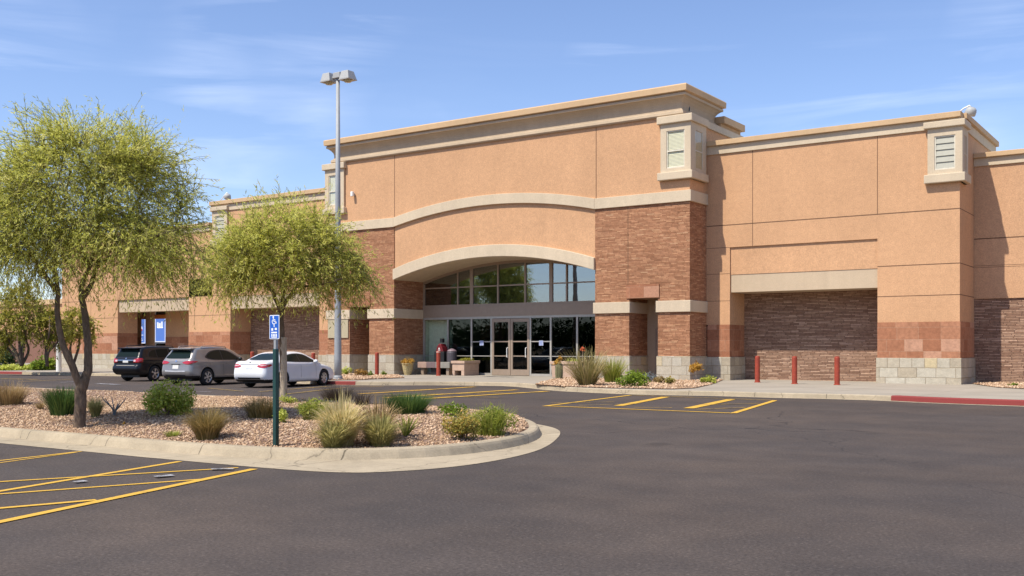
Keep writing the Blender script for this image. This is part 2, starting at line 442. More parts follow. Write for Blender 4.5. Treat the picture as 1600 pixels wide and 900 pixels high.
# resample both outlines to the same number of points
def resample(pts, n):
    L = [0]
    for a, b in zip(pts, pts[1:]): L.append(L[-1] + (b-a).length)
    out = []; j = 0
    for i in range(n):
        s = L[-1]*i/(n-1)
        while j < len(pts)-2 and L[j+1] < s: j += 1
        f = (s-L[j])/max(1e-9, L[j+1]-L[j]); out.append(pts[j].lerp(pts[j+1], min(1, max(0, f))))
    return out
K = resample(Kpts, 260)
g2 = sheet('gutter_pan', [(p.x, p.y) for p in Gpts], .006, M['kerb'])
ribbon('island_kerb', [zat(K, 0.0), zat(inset(K, .05), .10), zat(inset(K, .075), .135), zat(inset(K, .11), .15), zat(inset(K, .24), .152), zat(inset(K, .255), .10)], M['kerb'])
def isl_d(x, y):
    """rough distance inside the kerb"""
    f = y - 10.0
    yb = 20.85 + (-24-x)*.022 if x < -17 else 20.3
    b = yb - y
    c = 99
    if x > -20:
        c = 5.3 - math.hypot((x+14.6)*1.0, (y-14.6)*1.02) if x > -14.6 else 99
    return min(f, b, c)
def isl_z(x, y):
    d = max(0, isl_d(x, y)); s = min(1, d/3.0); s = s*s*(3-2*s)
    return .115 + .20*s + .03*math.sin(x*.9+1)*math.sin(y*.8)*s
def GI(px, py):
    z = .2
    for _ in range(5):
        p = G(px, py, z); z = isl_z(p.x, p.y)
    return Vector((p.x, p.y, z))
rows = []
for d in (.25, .6, 1.1, 1.8, 2.8, 4.0, 5.2):
    r = inset(K, d)
    rows.append([Vector((p.x, p.y, isl_z(p.x, p.y) if d > .3 else .12)) for p in r])
# interior grid instead of inset rings: robust for the nose
mb = MB(); ids = {}
xs = np.concatenate([np.arange(-62, -34, 1.0), np.arange(-34, -9, .3)]); ys = np.arange(10.2, 21.6, .3)
for i, x in enumerate(xs):
    for j, y in enumerate(ys):
        ids[i, j] = len(mb.v); mb.v.append((x, y, isl_z(x, y)))
Kin = inset(K, .18); poly = [(p.x, p.y) for p in Kin]
def inpoly(x, y, P):
    c = False; n = len(P); j = n-1
    for i in range(n):
        if (P[i][1] > y) != (P[j][1] > y) and x < (P[j][0]-P[i][0])*(y-P[i][1])/(P[j][1]-P[i][1])+P[i][0]: c = not c
        j = i
    return c
keep = {k: inpoly(xs[k[0]], ys[k[1]], poly) for k in ids}
for i in range(len(xs)-1):
    for j in range(len(ys)-1):
        q = [(i,j),(i+1,j),(i+1,j+1),(i,j+1)]
        if all(keep[k] for k in q): mb.f.append(tuple(ids[k] for k in q)); mb.mi.append(0)
bed = obj('gravel_bed', mb, M['gravelbed'], smooth=True, fix=False); kind(bed, 'structure')
rim = ribbon('gravel_edge', [zat(inset(K, .2), .118), [Vector((p.x, p.y, isl_z(p.x, p.y)-.012)) for p in inset(K, .85)]], M['gravelbed'])

def stones(name, pts, zs, rmin, rmax):
    n = len(pts)
    base = np.array([(1,0,0),(0,1,0),(-1,0,0),(0,-1,0),(0,0,1),(0,0,-1)], float)
    V = base[None]*rng.uniform(.55, 1.25, (n,6,1))
    V *= np.stack([rng.uniform(.8,1.3,n), rng.uniform(.6,1.0,n), rng.uniform(.45,.8,n)], 1)[:, None, :]
    r = rmin + (rmax-rmin)*rng.random(n)**2.2
    V *= r[:, None, None]
    a = rng.uniform(0, 6.28, n); b = rng.normal(0, .35, n); ca, sa, cb, sb = np.cos(a), np.sin(a), np.cos(b), np.sin(b)
    X, Y, Z = V[...,0], V[...,1], V[...,2]
    Y, Z = Y*cb[:,None]-Z*sb[:,None], Y*sb[:,None]+Z*cb[:,None]
    X, Y = X*ca[:,None]-Y*sa[:,None], X*sa[:,None]+Y*ca[:,None]
    V = np.stack([X+pts[:,0,None], Y+pts[:,1,None], Z+zs[:,None]], -1).reshape(-1,3)
    f = np.array([(0,1,4),(1,2,4),(2,3,4),(3,0,4),(1,0,5),(2,1,5),(3,2,5),(0,3,5)])
    Fq = (f[None] + 6*np.arange(n)[:,None,None]).reshape(-1,3)
    return kind(arrays(name, V, Fq, M['stones'], rnd=np.repeat(rng.random(n), 8)), 'stuff')
def scatter(P, n, bb):
    x = rng.uniform(bb[0], bb[1], n); y = rng.uniform(bb[2], bb[3], n)
    c = np.zeros(n, bool); j = len(P)-1
    for i in range(len(P)):
        (xi, yi), (xj, yj) = P[i], P[j]
        if yi != yj:
            c ^= ((yi > y) != (yj > y)) & (x < (xj-xi)*(y-yi)/(yj-yi)+xi)
        j = i
    return np.stack([x, y], 1)[c]
Kst = [(p.x, p.y) for p in inset(K, .27)]
a = scatter(Kst, 85000, (-22, -9, 10, 21)); b = scatter(Kst, 30000, (-40, -22, 10, 21.5))
pts = np.concatenate([a, b]); zs = np.array([isl_z(x, y) for x, y in pts]) + .006
stones('gravel', pts, zs, .011, .040)

# ---- sidewalk along the store
edge_px = [(200,588),(330,591),(430,596),(505,601),(600,602),(700,602),(800,603.5),(855,608.5),(900,612),(1000,616.2),(1120,618.5),(1200,621),(1360,625),(1600,634.7)]
E = [G(x, y, 0) for x, y in edge_px]
E = [Vector((-110, 33.2, 0)), Vector((-72, 33.4, 0))] + E + [Vector((12, 31.0, 0)), Vector((40, 30.6, 0))]
E = resample(crom(E, 6), 420)
Ein = inset(E, .17)
SW = .15
ribbon('sidewalk_kerb', [zat(E, 0), zat(inset(E, .02), .13), zat(inset(E, .05), SW+.004), zat(Ein, SW+.004), zat(Ein, 0)], M['kerb'])
sheet('sidewalk', [(p.x, p.y) for p in Ein] + [(40,56),(-110,56)], SW, M['concrete'])
sheet('gutter_strip', [(p.x, p.y) for p in inset(E, -.30)] + [(p.x, p.y) for p in reversed(inset(E, .01))], .006, M['kerb'])
# red painted stretches of kerb, a skin just proud of the concrete
def redstretch(x0, x1):
    q = [p for p in E if x0 <= p.x <= x1]
    ii = [i for i, p in enumerate(E) if x0 <= p.x <= x1]; i0, i1 = ii[0], ii[-1]+1
    R_ = lambda d, z: zat(inset(E, d), z)[i0:i1]
    ribbon('red_kerb', [R_(-.006, .012), R_(.010, .136), R_(.045, SW+.012), R_(.30, SW+.012), R_(.30, SW)], M['redkerb'])
redstretch(G(1392,625).x, 30)
redstretch(G(500,600).x, G(562,602).x)
redstretch(-66, -60)
# raised beds of gravel on the walk
def GS(px, py): return G(px, py, SW)
beds = {
 'a': [GS(836,601), GS(880,604.5), GS(960,607), GS(1050,608.5), GS(1085,607), GS(1112,601), GS(1130,594), (-18.9,43.9), (-22,43.8), (-24.3,42.15), GS(905,590), GS(868,592)],
 'b': [GS(508,594.5), GS(560,594), GS(632,590.5), GS(622,586.5), (-37.1,42.1), (-44,42.1), (-44.4,40)],
 'c': [GS(1518,600), GS(1560,606), GS(1640,610), (4,46.7), (-8.6,46.7)],
}
for k_, P in beds.items():
    P = [(p[0], p[1]) for p in P]
    sheet('gravel_bed', P, SW+.02, M['gravelbed'])
    bx = [p[0] for p in P]; by = [p[1] for p in P]
    A = (max(bx)-min(bx))*(max(by)-min(by))
    q = scatter(P, int(A*95), (min(bx), max(bx), min(by), max(by)))
    stones('gravel', q, np.full(len(q), SW+.03), .03, .085)

# ---- painted markings
def stripe(name, a, b, w, mat, z=.005, ext=0):
    a, b = Vector((a[0], a[1], 0)), Vector((b[0], b[1], 0)); d = (b-a).normalized(); n = Vector((-d.y, d.x, 0))*w/2
    a = a - d*ext
    m = max(2, int((b-a).length/.8)); rows = [[a.lerp(b, i/m)+n*s for i in range(m+1)] for s in (1, -1)]
    return ribbon(name, [zat(r, z) for r in rows], mat)
def line_px(name, p, q, w, mat, z=.005, ext=0): return stripe(name, G(*p), G(*q), w, mat, z, ext)
zz = .005
for p, q, w in [((0,720),(127,705.5),.07),((0,723.5),(120,707),.05),((0,768),(281,721.5),.10),((0,772.5),(322,749),.08),((134,745.5),(372,731.5),.08),((0,795),(150,782),.10),((0,816.5),(397,733.5),.12)]:
    line_px('parking_line', p, q, w, M['yellow'], zz, 4); zz += .0007
for p, q, w, m in [((850,635),(985,617.8),.14,'yellow'),((985,617.6),(1211,626),.13,'yellow_old'),((1211,626),(1146,646),.16,'yellow'),((852,634.6),(1146,646),.16,'yellow'),
                   ((966,634.5),(1040,620.6),.27,'yellow'),((1076,638.5),(1142,624.5),.29,'yellow'),((1096,633),(1188,630.5),.10,'yellow_old'),((1085,640.5),(1166,637),.10,'yellow_old'),((990,637),(1050,637.5),.1,'yellow_old'),((860,630),(960,628.5),.08,'yellow_old'),((905,634),(1000,631),.07,'yellow_old'),
                   ((545,604.8),(600,604.3),.12,'yellow_old'),((560,616),(742,604.8),.24,'yellow'),((600,622),(808,609.5),.26,'yellow'),((655,624),(856,611.8),.24,'yellow'),((560,618.5),(850,613),.14,'yellow_old'),((540,612),(700,608),.12,'yellow_old'),((640,620),(780,621.5),.12,'yellow_old'),
                   ((405,612.5),(515,604),.14,'yellow_old'),((325,607),(380,612),.12,'yellow_old'),((440,617),(540,606),.13,'yellow_old'),((0,592),(60,593.5),.3,'yellow_old'),((30,597),(110,593),.16,'yellow_old')]:
    line_px('parking_line', p, q, w, M[m], zz); zz += .0004
for p, q, w in [((152,600),(188,601.5),.35),((95,598),(130,596),.12),((270,612),(330,613),.10),((116,755.5),(134,753.5),.10),((242,747),(270,744.5),.12),((330,735),(365,734.5),.10)]:
    line_px('white_paint_patch', p, q, w, M['whiteline'], zz); zz += .0004

# ================================================================== STORE
YT, YW, YR, YG = 42.2, 44.0, 46.8, 44.7
XL, XR = -41.97, -19.6                # tower
AL, AR = -36.98, -24.45               # arch opening
XC = (AL+AR)/2
S = thing('store_building', 'tan stucco store with cream cornice, arched glass entrance and stacked-stone piers', 'building', (XC, YT, 0))
def part(name, mb, mat, parent=None, bevel=0): return obj(name, mb, mat, parent or S, bevel=bevel, world=True)
def each(name, boxes, mat, parent=None, bevel=0):
    return [part(name, MB().box(*b), mat, parent, bevel) for b in boxes]
def arc(z0, rise, n=28, x0=AL, x1=AR):
    xc, hw = (x0+x1)/2, (x1-x0)/2
    Rr = (hw*hw+rise*rise)/(2*rise)
    out = []
    for i in range(n+1):
        x = x0+(x1-x0)*i/n
        out.append((x, z0 - (Rr-rise) + math.sqrt(Rr*Rr-(x-xc)**2)))
    return out
# tower wall
low = [(XL, 8.3), (AL, 8.3)] + arc(8.35, .70) + [(AR, 8.3), (XR, 8.3)]
tw = part('wall', MB().prism_y(low + [(XR, 12.06), (XL, 12.06)], YT, YW).box(XL, XR, YW, 48.4, 7.3, 12.06), M['stucco'])
for px in (616.5, 931.5):
    x = XY(px, YT); part('wall_joint', MB().box(x-.018, x+.018, YT-.004, YT, 8.6, 12.04), M['joint'], tw)
# middle field between the two arches
up, lo = arc(8.3, .70), arc(5.6, .94)
mid = part('wall', MB().prism_y(lo + list(reversed(up)), YT+.05, YW), M['stucco'])
# upper stone band, straight - arched - straight
bt, bb = arc(8.65, .70), arc(8.15, .70)
y0 = YT-.09
part('stone_band', MB().prism_y(bb + list(reversed(bt)), y0, YT+.2), M['cream'], bevel=.015)
part('stone_band', MB().box(AR+.004, XR+.09, y0, YT+.2, 8.15, 8.65).box(XR-.2, XR+.09, YT+.2, YW-.01, 8.15, 8.65), M['cream'], bevel=.015)
part('stone_band', MB().box(XL-.09, AL-.004, y0, YT+.2, 8.15, 8.65), M['cream'], bevel=.015)
# entrance arch: thick band whose soffit runs back to the glass
at, ab = arc(5.86, .96), arc(5.28, .94)
part('entrance_arch', MB().prism_y(ab + list(reversed(at)), YT-.13, YG-.05), M['cream'], bevel=.02)
# brick legs
def leg(xa, xb, inner, mirror):
    """xa..xb full leg; gap (passage) between piers"""
    g0, g1 = (-22.64, -21.17) if not mirror else (-40.26, -38.79)
    pr = part('brick_pier', MB().box(xa, xb, YT, YW, 4.5, 8.15).box(xa, g0, YT, YW, 1.24, 4.5).box(g1, xb, YT, YW, 1.24, 4.5).box(xa, g0, YW, YW+.68, 1.24, 5.6), M['ledge']) if not mirror else \
         part('brick_pier', MB().box(xa, xb, YT, YW, 4.5, 8.15).box(xa, g0, YT, YW, 1.24, 4.5).box(g1, xb, YT, YW, 1.24, 4.5).box(g1, xb, YW, YW+.68, 1.24, 5.6), M['ledge'])
    for (p, q, back) in ((xa, g0, 0 if mirror else 1), (g1, xb, 1 if mirror else 0)):
        yb = YW+.6 if back else YW-.01
        part('stone_base', MB().box(p-.05, q+.05, YT-.06, yb, 0, 1.24), M['limestone'], pr, bevel=.02)
        part('stone_cap', MB().box(p-.07, q+.07, YT-.09, yb, 3.22, 3.74), M['cream'], pr, bevel=.02)
    part('lintel', MB().box(g0-.13, g1+.08, YT-.05, YT+.3, 3.9, 4.52), M['sandstone'], pr)
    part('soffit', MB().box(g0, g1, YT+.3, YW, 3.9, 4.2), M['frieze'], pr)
    j = MB(); jx = g0-.06
    j.box(jx-.015, jx+.015, YT-.004, YT, 4.52, 8.15)
    part('wall_joint', j, M['joint'], pr)
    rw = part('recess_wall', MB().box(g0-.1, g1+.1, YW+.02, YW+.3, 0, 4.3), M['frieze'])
    if not mirror:
        dr = part('door', MB().box(-22.1, -21.25, YW-.03, YW+.02, .15, 2.45), plain('beige_door', (.30,.25,.19), .6))
        part('door_frame', MB().box(-22.18, -22.1, YW-.05, YW+.02, .15, 2.53).box(-21.25, -21.18, YW-.05, YW+.02, .15, 2.53).box(-22.1, -21.25, YW-.05, YW+.02, 2.45, 2.53), M['frame'], dr)
        part('door_window', MB().box(-21.6, -21.35, YW-.036, YW-.03, 1.35, 2.3), M['black'], dr)
leg(AR, XR, AR, False)
leg(XL, AL, AL, True)
# cornice and its cap
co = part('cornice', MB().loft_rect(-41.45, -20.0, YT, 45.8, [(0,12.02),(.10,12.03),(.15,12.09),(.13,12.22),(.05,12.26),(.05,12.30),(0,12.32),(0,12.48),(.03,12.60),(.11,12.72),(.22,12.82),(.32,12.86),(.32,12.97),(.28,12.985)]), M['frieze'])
part('cornice_cap', MB().loft_rect(-41.45, -20.0, YT, 45.8, [(.26,12.985),(.42,13.03),(.43,13.28),(.40,13.33),(.1,13.36)]), M['capm'], co)
part('parapet', MB().box(-41.9, -19.75, 46.0, 48.4, 12.06, 12.3).box(-42.0, -19.55, 45.95, 48.5, 12.3, 12.62), M['capm'])
each('side_band', [(XR-.1, XR+.10, 43.9, 48.4, 11.7, 12.0),(XL-.1, XL+.1, 43.9, 48.4, 11.7, 12.0)], M['cream'])
cf = part('cornice_vent', MB().prism_y([(-.05,-.2),(0.02,-.2),(.07,.1),(.08,.22),(.03,.16),(-.02,0)], 0, .05), M['black'], co)
cf.matrix_parent_inverse = Matrix.Identity(4); cf.matrix_local = Matrix.Translation((-19.98, 43.0, 12.55)) @ Matrix.Rotation(R(90), 4, 'Z')

# bay windows: corner boxes with a pane to the front and one to the side
def bay(x0, x1, y0, y1, zs, mirror=False, louver=False):
    s0, s1, c0, c1 = zs
    f = part('bay_window', MB(), M['cream'])
    mb = MB()
    wz0, wz1 = s1+.18, c0-.32
    w = x1-x0; a, b = x0+.20*w, x1-.20*w
    fd = .09
    # shell: back core plus a frame standing round each opening
    mb.box(x0+.03, x1-.03, y0+fd, y1, s0, c1)
    mb.box(x0, a, y0, y0+fd, s1, c0); mb.box(b, x1, y0, y0+fd, s1, c0); mb.box(a, b, y0, y0+fd, wz1, c0); mb.box(a, b, y0, y0+fd, s1, wz0)
    side = [x1-.03, x1] if not mirror else [x0, x0+.03]
    d0, d1 = y0+fd, y1; sa, sb = d0+.24*(d1-d0), d1-.24*(d1-d0)
    mb.box(*side, d0, sa, s1, c0); mb.box(*side, sb, d1, s1, c0); mb.box(*side, sa, sb, wz1, c0); mb.box(*side, sa, sb, s1, wz0)
    me = f.data; me.from_pydata(mb.v, [], mb.f); me.update()
    bm = bmesh.new(); bm.from_mesh(me); bmesh.ops.recalc_face_normals(bm, faces=bm.faces); bm.to_mesh(me); bm.free()
    part('sill', MB().box(x0-.12, x1+.12, y0-.12, y1+.02, s0, s1), M['cream'], f, bevel=.03)
    part('head', MB().box(x0-.14, x1+.12, y0-.13, y1+.02, c0, c1), M['cream'], f, bevel=.03)
    g = .03
    fr = MB().box(a, a+.05, y0+.03, y0+fd-.002, wz0, wz1).box(b-.05, b, y0+.03, y0+fd-.002, wz0, wz1).box(a+.05, b-.05, y0+.03, y0+fd-.002, wz0, wz0+.06).box(a+.05, b-.05, y0+.03, y0+fd-.002, wz1-.05, wz1)
    if louver:
        n = 5; h = (wz1-wz0-.11)/n
        lv = MB()
        for i in range(n):
            z = wz0+.06+i*h
            lv.add([(a+.05,y0+.035,z),(b-.05,y0+.035,z),(b-.05,y0+.075,z+h),(a+.05,y0+.075,z+h),(a+.05,y0+.08,z),(b-.05,y0+.08,z),(b-.05,y0+.082,z+h),(a+.05,y0+.082,z+h)],
                   [(0,1,2,3),(5,4,7,6),(0,4,5,1),(3,2,6,7)])
        part('louver', lv, M['louver'], f)
    else:
        zm = wz0+(wz1-wz0)*.46
        fr.box(a+.05, b-.05, y0+.02, y0+fd-.002, zm-.03, zm+.03)
        part('pane', MB().box(a+.05, b-.05, y0+.055, y0+.062, wz0+.06, zm-.03).box(a+.05, b-.05, y0+.055, y0+.062, zm+.03, wz1-.05), M['bayglass'], f)
        bl = MB()
        for i in range(26):
            z = wz0+.06+(wz1-wz0-.12)*i/26; h = (wz1-wz0-.12)/26
            bl.add([(a+.05,y0+.070,z),(b-.05,y0+.070,z),(b-.05,y0+.085,z+h),(a+.05,y0+.085,z+h)], [(0,1,2,3)])
        part('blind', bl, M['blind'], f)
    part('window_frame', fr, M['whiteframe'], f)
    sx = (x1-.028, x1-.02) if not mirror else (x0+.02, x0+.028)
    part('pane', MB().box(*sx, sa+.03, sb-.03, wz0, wz1), M['bayglass'] if not louver else M['frieze'], f)
    sx2 = (x1-.02, x1-.004) if not mirror else (x0+.004, x0+.02)
    zm = wz0+(wz1-wz0)*.46
    part('window_frame', MB().box(*sx2, sa, sa+.04, wz0, wz1).box(*sx2, sb-.04, sb, wz0, wz1).box(*sx2, sa+.04, sb-.04, zm-.025, zm+.025), M['whiteframe'] if not louver else M['cream'], f)
bay(-20.98, XR+.10, YT-.12, 43.75, (9.15, 9.50, 11.68, 12.02))
bay(XL-.10, -40.60, YT-.12, 43.75, (9.15, 9.50, 11.68, 12.02), mirror=True)
bay(-9.92, -8.60, YW-.12, 45.0, (8.25, 8.60, 10.46, 10.72), louver=True)
bay(-54.0, -52.6, YW-.12, 45.0, (8.25, 8.60, 10.46, 10.72), mirror=True, louver=True)

# ---- wings
def courses(x0, x1, y0, y1, parent):
    part('sandstone_course', MB().box(x0-.025, x1+.025, y0-.025, y1, 1.20, 2.67), M['sandstone'], parent)
    part('stone_base', MB().box(x0-.07, x1+.07, y0-.07, y1, 0, 1.20), M['limestone'], parent, bevel=.02)
def wing_cap(x0, x1, y0, y1, ends, zb, zt):
    """parapet band and cap along the front, with returns where the wing ends"""
    zm = zb+(zt-zb)*.62
    p = part('parapet', MB().box(x0, x1, y0-.07, y0+.3, zb, zm-.003), M['cream'], bevel=.01)
    part('parapet_cap', MB().box(x0, x1, y0-.20, y0+.35, zm, zt), M['capm'], p, bevel=.02)
    for xe, sgn in ends:
        a, b = (xe-.3, xe+.07) if sgn > 0 else (xe-.07, xe+.3)
        part('parapet', MB().box(a, b, y0+.3, y1, zb, zm-.003), M['cream'], bevel=.01)
        a, b = (xe-.3, xe+.20) if sgn > 0 else (xe-.20, xe+.3)
        part('parapet_cap', MB().box(a, b, y0+.35, y1, zm, zt), M['capm'], p, bevel=.02)
def joints(lines):
    j = MB()
    for (x0, x1, z0, z1, y) in lines: j.box(x0, x1, y-.004, y, z0, z1)
    return j
# right wing: jamb, recess, pier
JR0, JR1, XE = -18.46, -11.93, -8.72
wr = part('wall', MB().box(XR, XE, YW, YW+.45, 6.17, 10.46).box(XR, JR0, YW, YW+.45, 2.67, 6.17).box(JR1, XE, YW, YW+.45, 2.67, 6.17).box(XE-.45, XE, YW+.45, 51.5, 2.67, 10.46).box(XE-.45, XE, YW+.45, YR+.3, 0, 2.67), M['stucco'])
part('wall', MB().box(JR0+.006, JR1-.006, YW+.07, YW+.5, 4.93, 6.168), M['stucco'])
part('lintel', MB().box(JR0+.01, JR1-.01, YW+.09, YW+1.8, 4.13, 4.925), M['lintel'])
each('wall', [(JR0-.4, JR0, YW+.45, YW+1.85, 2.67, 6.1),(JR1, JR1+.4, YW+.45, YW+1.85, 2.67, 6.1)], M['stucco'])
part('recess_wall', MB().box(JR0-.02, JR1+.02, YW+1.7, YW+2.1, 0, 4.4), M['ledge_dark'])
jr = part('wall_base', MB().box(XR, JR0-.03, YW+.03, YW+1.75, 0, 2.6), M['sandstone']); courses(XR+.1, JR0-.025, YW, YW+1.72, jr)
jr = part('wall_base', MB().box(JR1+.03, XE-.03, YW+.03, YR, 0, 2.6), M['sandstone']); courses(JR1+.025, XE, YW, YR-.03, jr)
xa, xb = XY(1176, YW), XY(1371, YW)
part('wall_joint', joints([(XR+.01, XE, 7.165, 7.205, YW), (xa-.014, xa+.014, 6.17, 10.44, YW), (xb-.014, xb+.014, 7.20, 10.44, YW),
   (XR+.01, JR0, 4.97, 4.99, YW), (XR+.01, JR0, 3.74, 3.76, YW), (XR+.01, JR0, 6.16, 6.18, YW), (JR1, XE, 4.985, 5.02, YW), (JR1, XE, 3.73, 3.76, YW)]).box(XE, XE+.004, YW, YR, 7.17, 7.20).box(XE, XE+.004, YW, YR, 4.99, 5.02).box(XE, XE+.004, YW, YR, 3.73, 3.76), M['joint'], wr)
wing_cap(XR+.005, XE+.07, YW, 51.5, [(XE, 1)], 10.44, 11.05)
# far right wall
fr_ = part('wall', MB().box(XE+.005, 14, YR, YR+.4, 3.68, 9.3), M['stucco_low'])
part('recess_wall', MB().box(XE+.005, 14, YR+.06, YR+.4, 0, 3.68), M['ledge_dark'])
part('wall_joint', joints([(XE+.01, 14, 6.17, 6.215, YR), (XE+.01, 14, 5.05, 5.065, YR), (XE+.01, 14, 4.98, 4.995, YR)]), M['joint'], fr_)
wing_cap(XE+.005, 14, YR, YR+5, [], 9.24, 9.78)
# left wing: recess, pier, portico, end wall
L0, L1 = XY(499, YW), XY(360, YW)          # recess right and left edges
P0, P1 = XY(295, YW), XY(184, YW)          # portico right and left edges
LE, LH = XY(97, YW), -54.2
wl = part('wall', MB().box(LH, XL, YW, YW+.45, 6.17, 10.46).box(L0, XL, YW, YW+.45, 2.67, 6.17).box(P0, L1, YW, YW+.45, 2.67, 6.17)
   .box(LE, LH, YW, YW+.45, 5.0, 9.3).box(LE, P1, YW, YW+.45, 2.67, 5.0).box(P1, P0, YW, YW+.45, 4.99, 5.0).box(LE, LE+.45, YW+.45, 60, 2.67, 9.3).box(LH, LH+.4, YW+.45, 51, 9.3, 10.46).box(P0, LH, YW+.01, YW+.44, 4.9, 6.5), M['stucco'])
part('wall', MB().box(L1+.006, L0-.006, YW+.07, YW+.5, 4.93, 6.168), M['stucco'])
part('lintel', MB().box(L1+.01, L0-.01, YW+.09, YW+1.8, 4.13, 4.925), M['lintel'])
part('lintel', MB().box(P1+.01, P0-.01, YW+.10, YW+1.0, 4.13, 4.985), M['lintel'])
each('wall', [(L1-.4, L1, YW+.45, YW+1.85, 2.67, 6.1),(L0, L0+.4, YW+.45, YW+1.85, 2.67, 6.1),(P1-.4, P1, YW+.45, YW+1.6, 2.67, 5.0),(P0, P0+.4, YW+.45, YW+3.2, 2.67, 5.0)], M['stucco'])
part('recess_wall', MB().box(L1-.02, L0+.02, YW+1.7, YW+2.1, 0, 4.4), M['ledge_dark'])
q = part('wall_base', MB().box(L0+.03, XL+.1, YW+.03, YW+1.75, 0, 2.6), M['sandstone']); courses(L0+.025, XL, YW, YW+1.72, q)
q = part('wall_base', MB().box(P0+.03, L1-.03, YW+.03, YW+3.2, 0, 2.6), M['sandstone']); courses(P0+.025, L1-.025, YW, YW+1.6, q)
q = part('wall_base', MB().box(LE+.03, P1-.03, YW+.03, YW+1.6, 0, 2.6), M['sandstone']); courses(LE, P1-.025, YW, YW+1.6, q)
# portico back wall with two tall display openings
pb = YW+3.0
o1 = (XY(213, pb), XY(227.5, pb)); o2 = (XY(241, pb), XY(259, pb))
ztop = 4.35
def zpx(py, Y, px):
    t = (px-800)/F; d = Y/(CA+SA*t); return CH+(YH-py)*d/F
w0, w1 = P1-1.5, P0+.4
pw = part('wall', MB().box(w0, o1[0], pb, pb+.3, 2.4, 4.99).box(o1[1], o2[0], pb, pb+.3, .0, 4.99).box(o2[1], w1, pb, pb+.3, 2.4, 4.99).box(o1[0], o1[1], pb, pb+.3, ztop, 4.99).box(o2[0], o2[1], pb, pb+.3, ztop, 4.99), M['stucco'])
part('sandstone_course', MB().box(w0, o1[0], pb-.03, pb+.3, 0, 2.4).box(o2[1], w1, pb-.03, pb+.3, 0, 2.4), M['sandstone'], pw)
part('soffit', MB().box(P1-.4, P0+.4, YW+1.0, pb+.3, 4.55, 4.98), M['frieze'])
for o_ in (o1, o2):
    wf = part('window', MB().box(o_[0], o_[0]+.07, pb+.05, pb+.14, .3, ztop).box(o_[1]-.07, o_[1], pb+.05, pb+.14, .3, ztop).box(o_[0]+.07, o_[1]-.07, pb+.05, pb+.14, 1.95, 2.03).box(o_[0], o_[1], pb+.05, pb+.3, 0, .3), M['white'])
    part('pane', MB().box(o_[0]+.07, o_[1]-.07, pb+.09, pb+.10, .3, ztop), M['glass_up'], wf)
part('wall', MB().box(w0, w1, pb+1.2, pb+1.4, 0, 5), M['intgreen'])
each('window_head', [(o1[0]+.01, o1[1]-.01, pb+.02, pb+.05, ztop-.62, ztop-.32),(o2[0]+.01, o2[1]-.01, pb+.02, pb+.05, ztop-.62, ztop-.32)], plain('orange_fascia', (.50,.17,.05), .5))
part('wall_joint', joints([(LH, XL-.01, 7.165, 7.205, YW), (LE, P1, 4.985, 5.02, YW), (LE, P1, 3.73, 3.76, YW), (P0, L1, 4.985, 5.02, YW), (P0, L1, 3.73, 3.76, YW), (LE, LH, 6.6, 6.63, YW), (P1-.014, P1+.014, 5.02, 9.2, YW), (XY(142, YW)-.014, XY(142, YW)+.014, 2.67, 9.2, YW)]), M['joint'], wl)
wing_cap(LH-.07, XL-.005, YW, 51, [(LH, -1)], 10.44, 11.10)
wing_cap(LE-.07, LH-.08, YW, 60, [(LE, -1)], 9.24, 9.78)
part('roof', MB().box(LE+.3, XL, YW+.4, 60, 8.8, 9.0).box(XR, XE-.3, YW+.4, 60, 8.8, 9.0).box(XE, 14, YR+.4, 60, 8.8, 9.0).box(XL+.1, XR-.1, 48.4, 60, 8.8, 9.0), M['roofm'])
part('wall', MB().box(LE+.05, 14, 60, 60.4, 0, 9.3).box(14-.3, 14, YR+.4, 60, 0, 9.2), M['stucco'])

# ---- entrance glazing
def gx(px): return XY(px, YG)
xl, xr = AL, AR
fy0, fy1 = YG-.06, YG+.06
zt_arc = arc(5.30, .94)
def ztop_at(x):
    for (a, b) in zip(zt_arc, zt_arc[1:]):
        if a[0] <= x <= b[0]: return a[1]+(b[1]-a[1])*(x-a[0])/(b[0]-a[0])
    return 5.3
ef = part('entrance_front', MB().box(xl, xr, fy0-.04, fy1+.04, 3.30, 3.86).box(xl, xr, fy0-.02, fy1, 3.86, 3.98), M['frame'])
fm = MB()
# arched head frame follows the soffit
inn = [(x, z-.16) for x, z in zt_arc]
fm.prism_y(inn + list(reversed(zt_arc)), fy0, fy1)
fm.box(xl, xl+.12, fy0, fy1, 3.98, 5.14); fm.box(xr-.12, xr, fy0, fy1, 3.98, 5.14)
ups = [(716,.04),(737.5,.10),(778.7,.045),(821.3,.045),(861.5,.10),(886,.045)]
for px, w in ups:
    x = gx(px); fm.box(x-w, x+w, fy0, fy1, 3.98, ztop_at(x)-.15)
for i, (a, b) in enumerate(zip([xl+.12]+[gx(p)+w for p, w in ups], [gx(p)-w for p, w in ups]+[xr-.12])):
    fm.box(a, b, fy0+.02, fy1-.02, 4.89, 4.96)
part('mullion', fm, M['frame'], ef)
gp = [(x, z-.15) for x, z in zt_arc]
us = [xl+.05]+[gx(p) for p, w in ups]+[xr-.05]
for a, b in zip(us, us[1:]):
    n = 8; topc = [(a+(b-a)*i/n, ztop_at(a+(b-a)*i/n)-.1) for i in range(n+1)]
    part('pane', MB().prism_y([(a, 3.95)]+[(b, 3.95)]+list(reversed(topc)), YG-.006, YG+.006), M['glass_up'], ef)
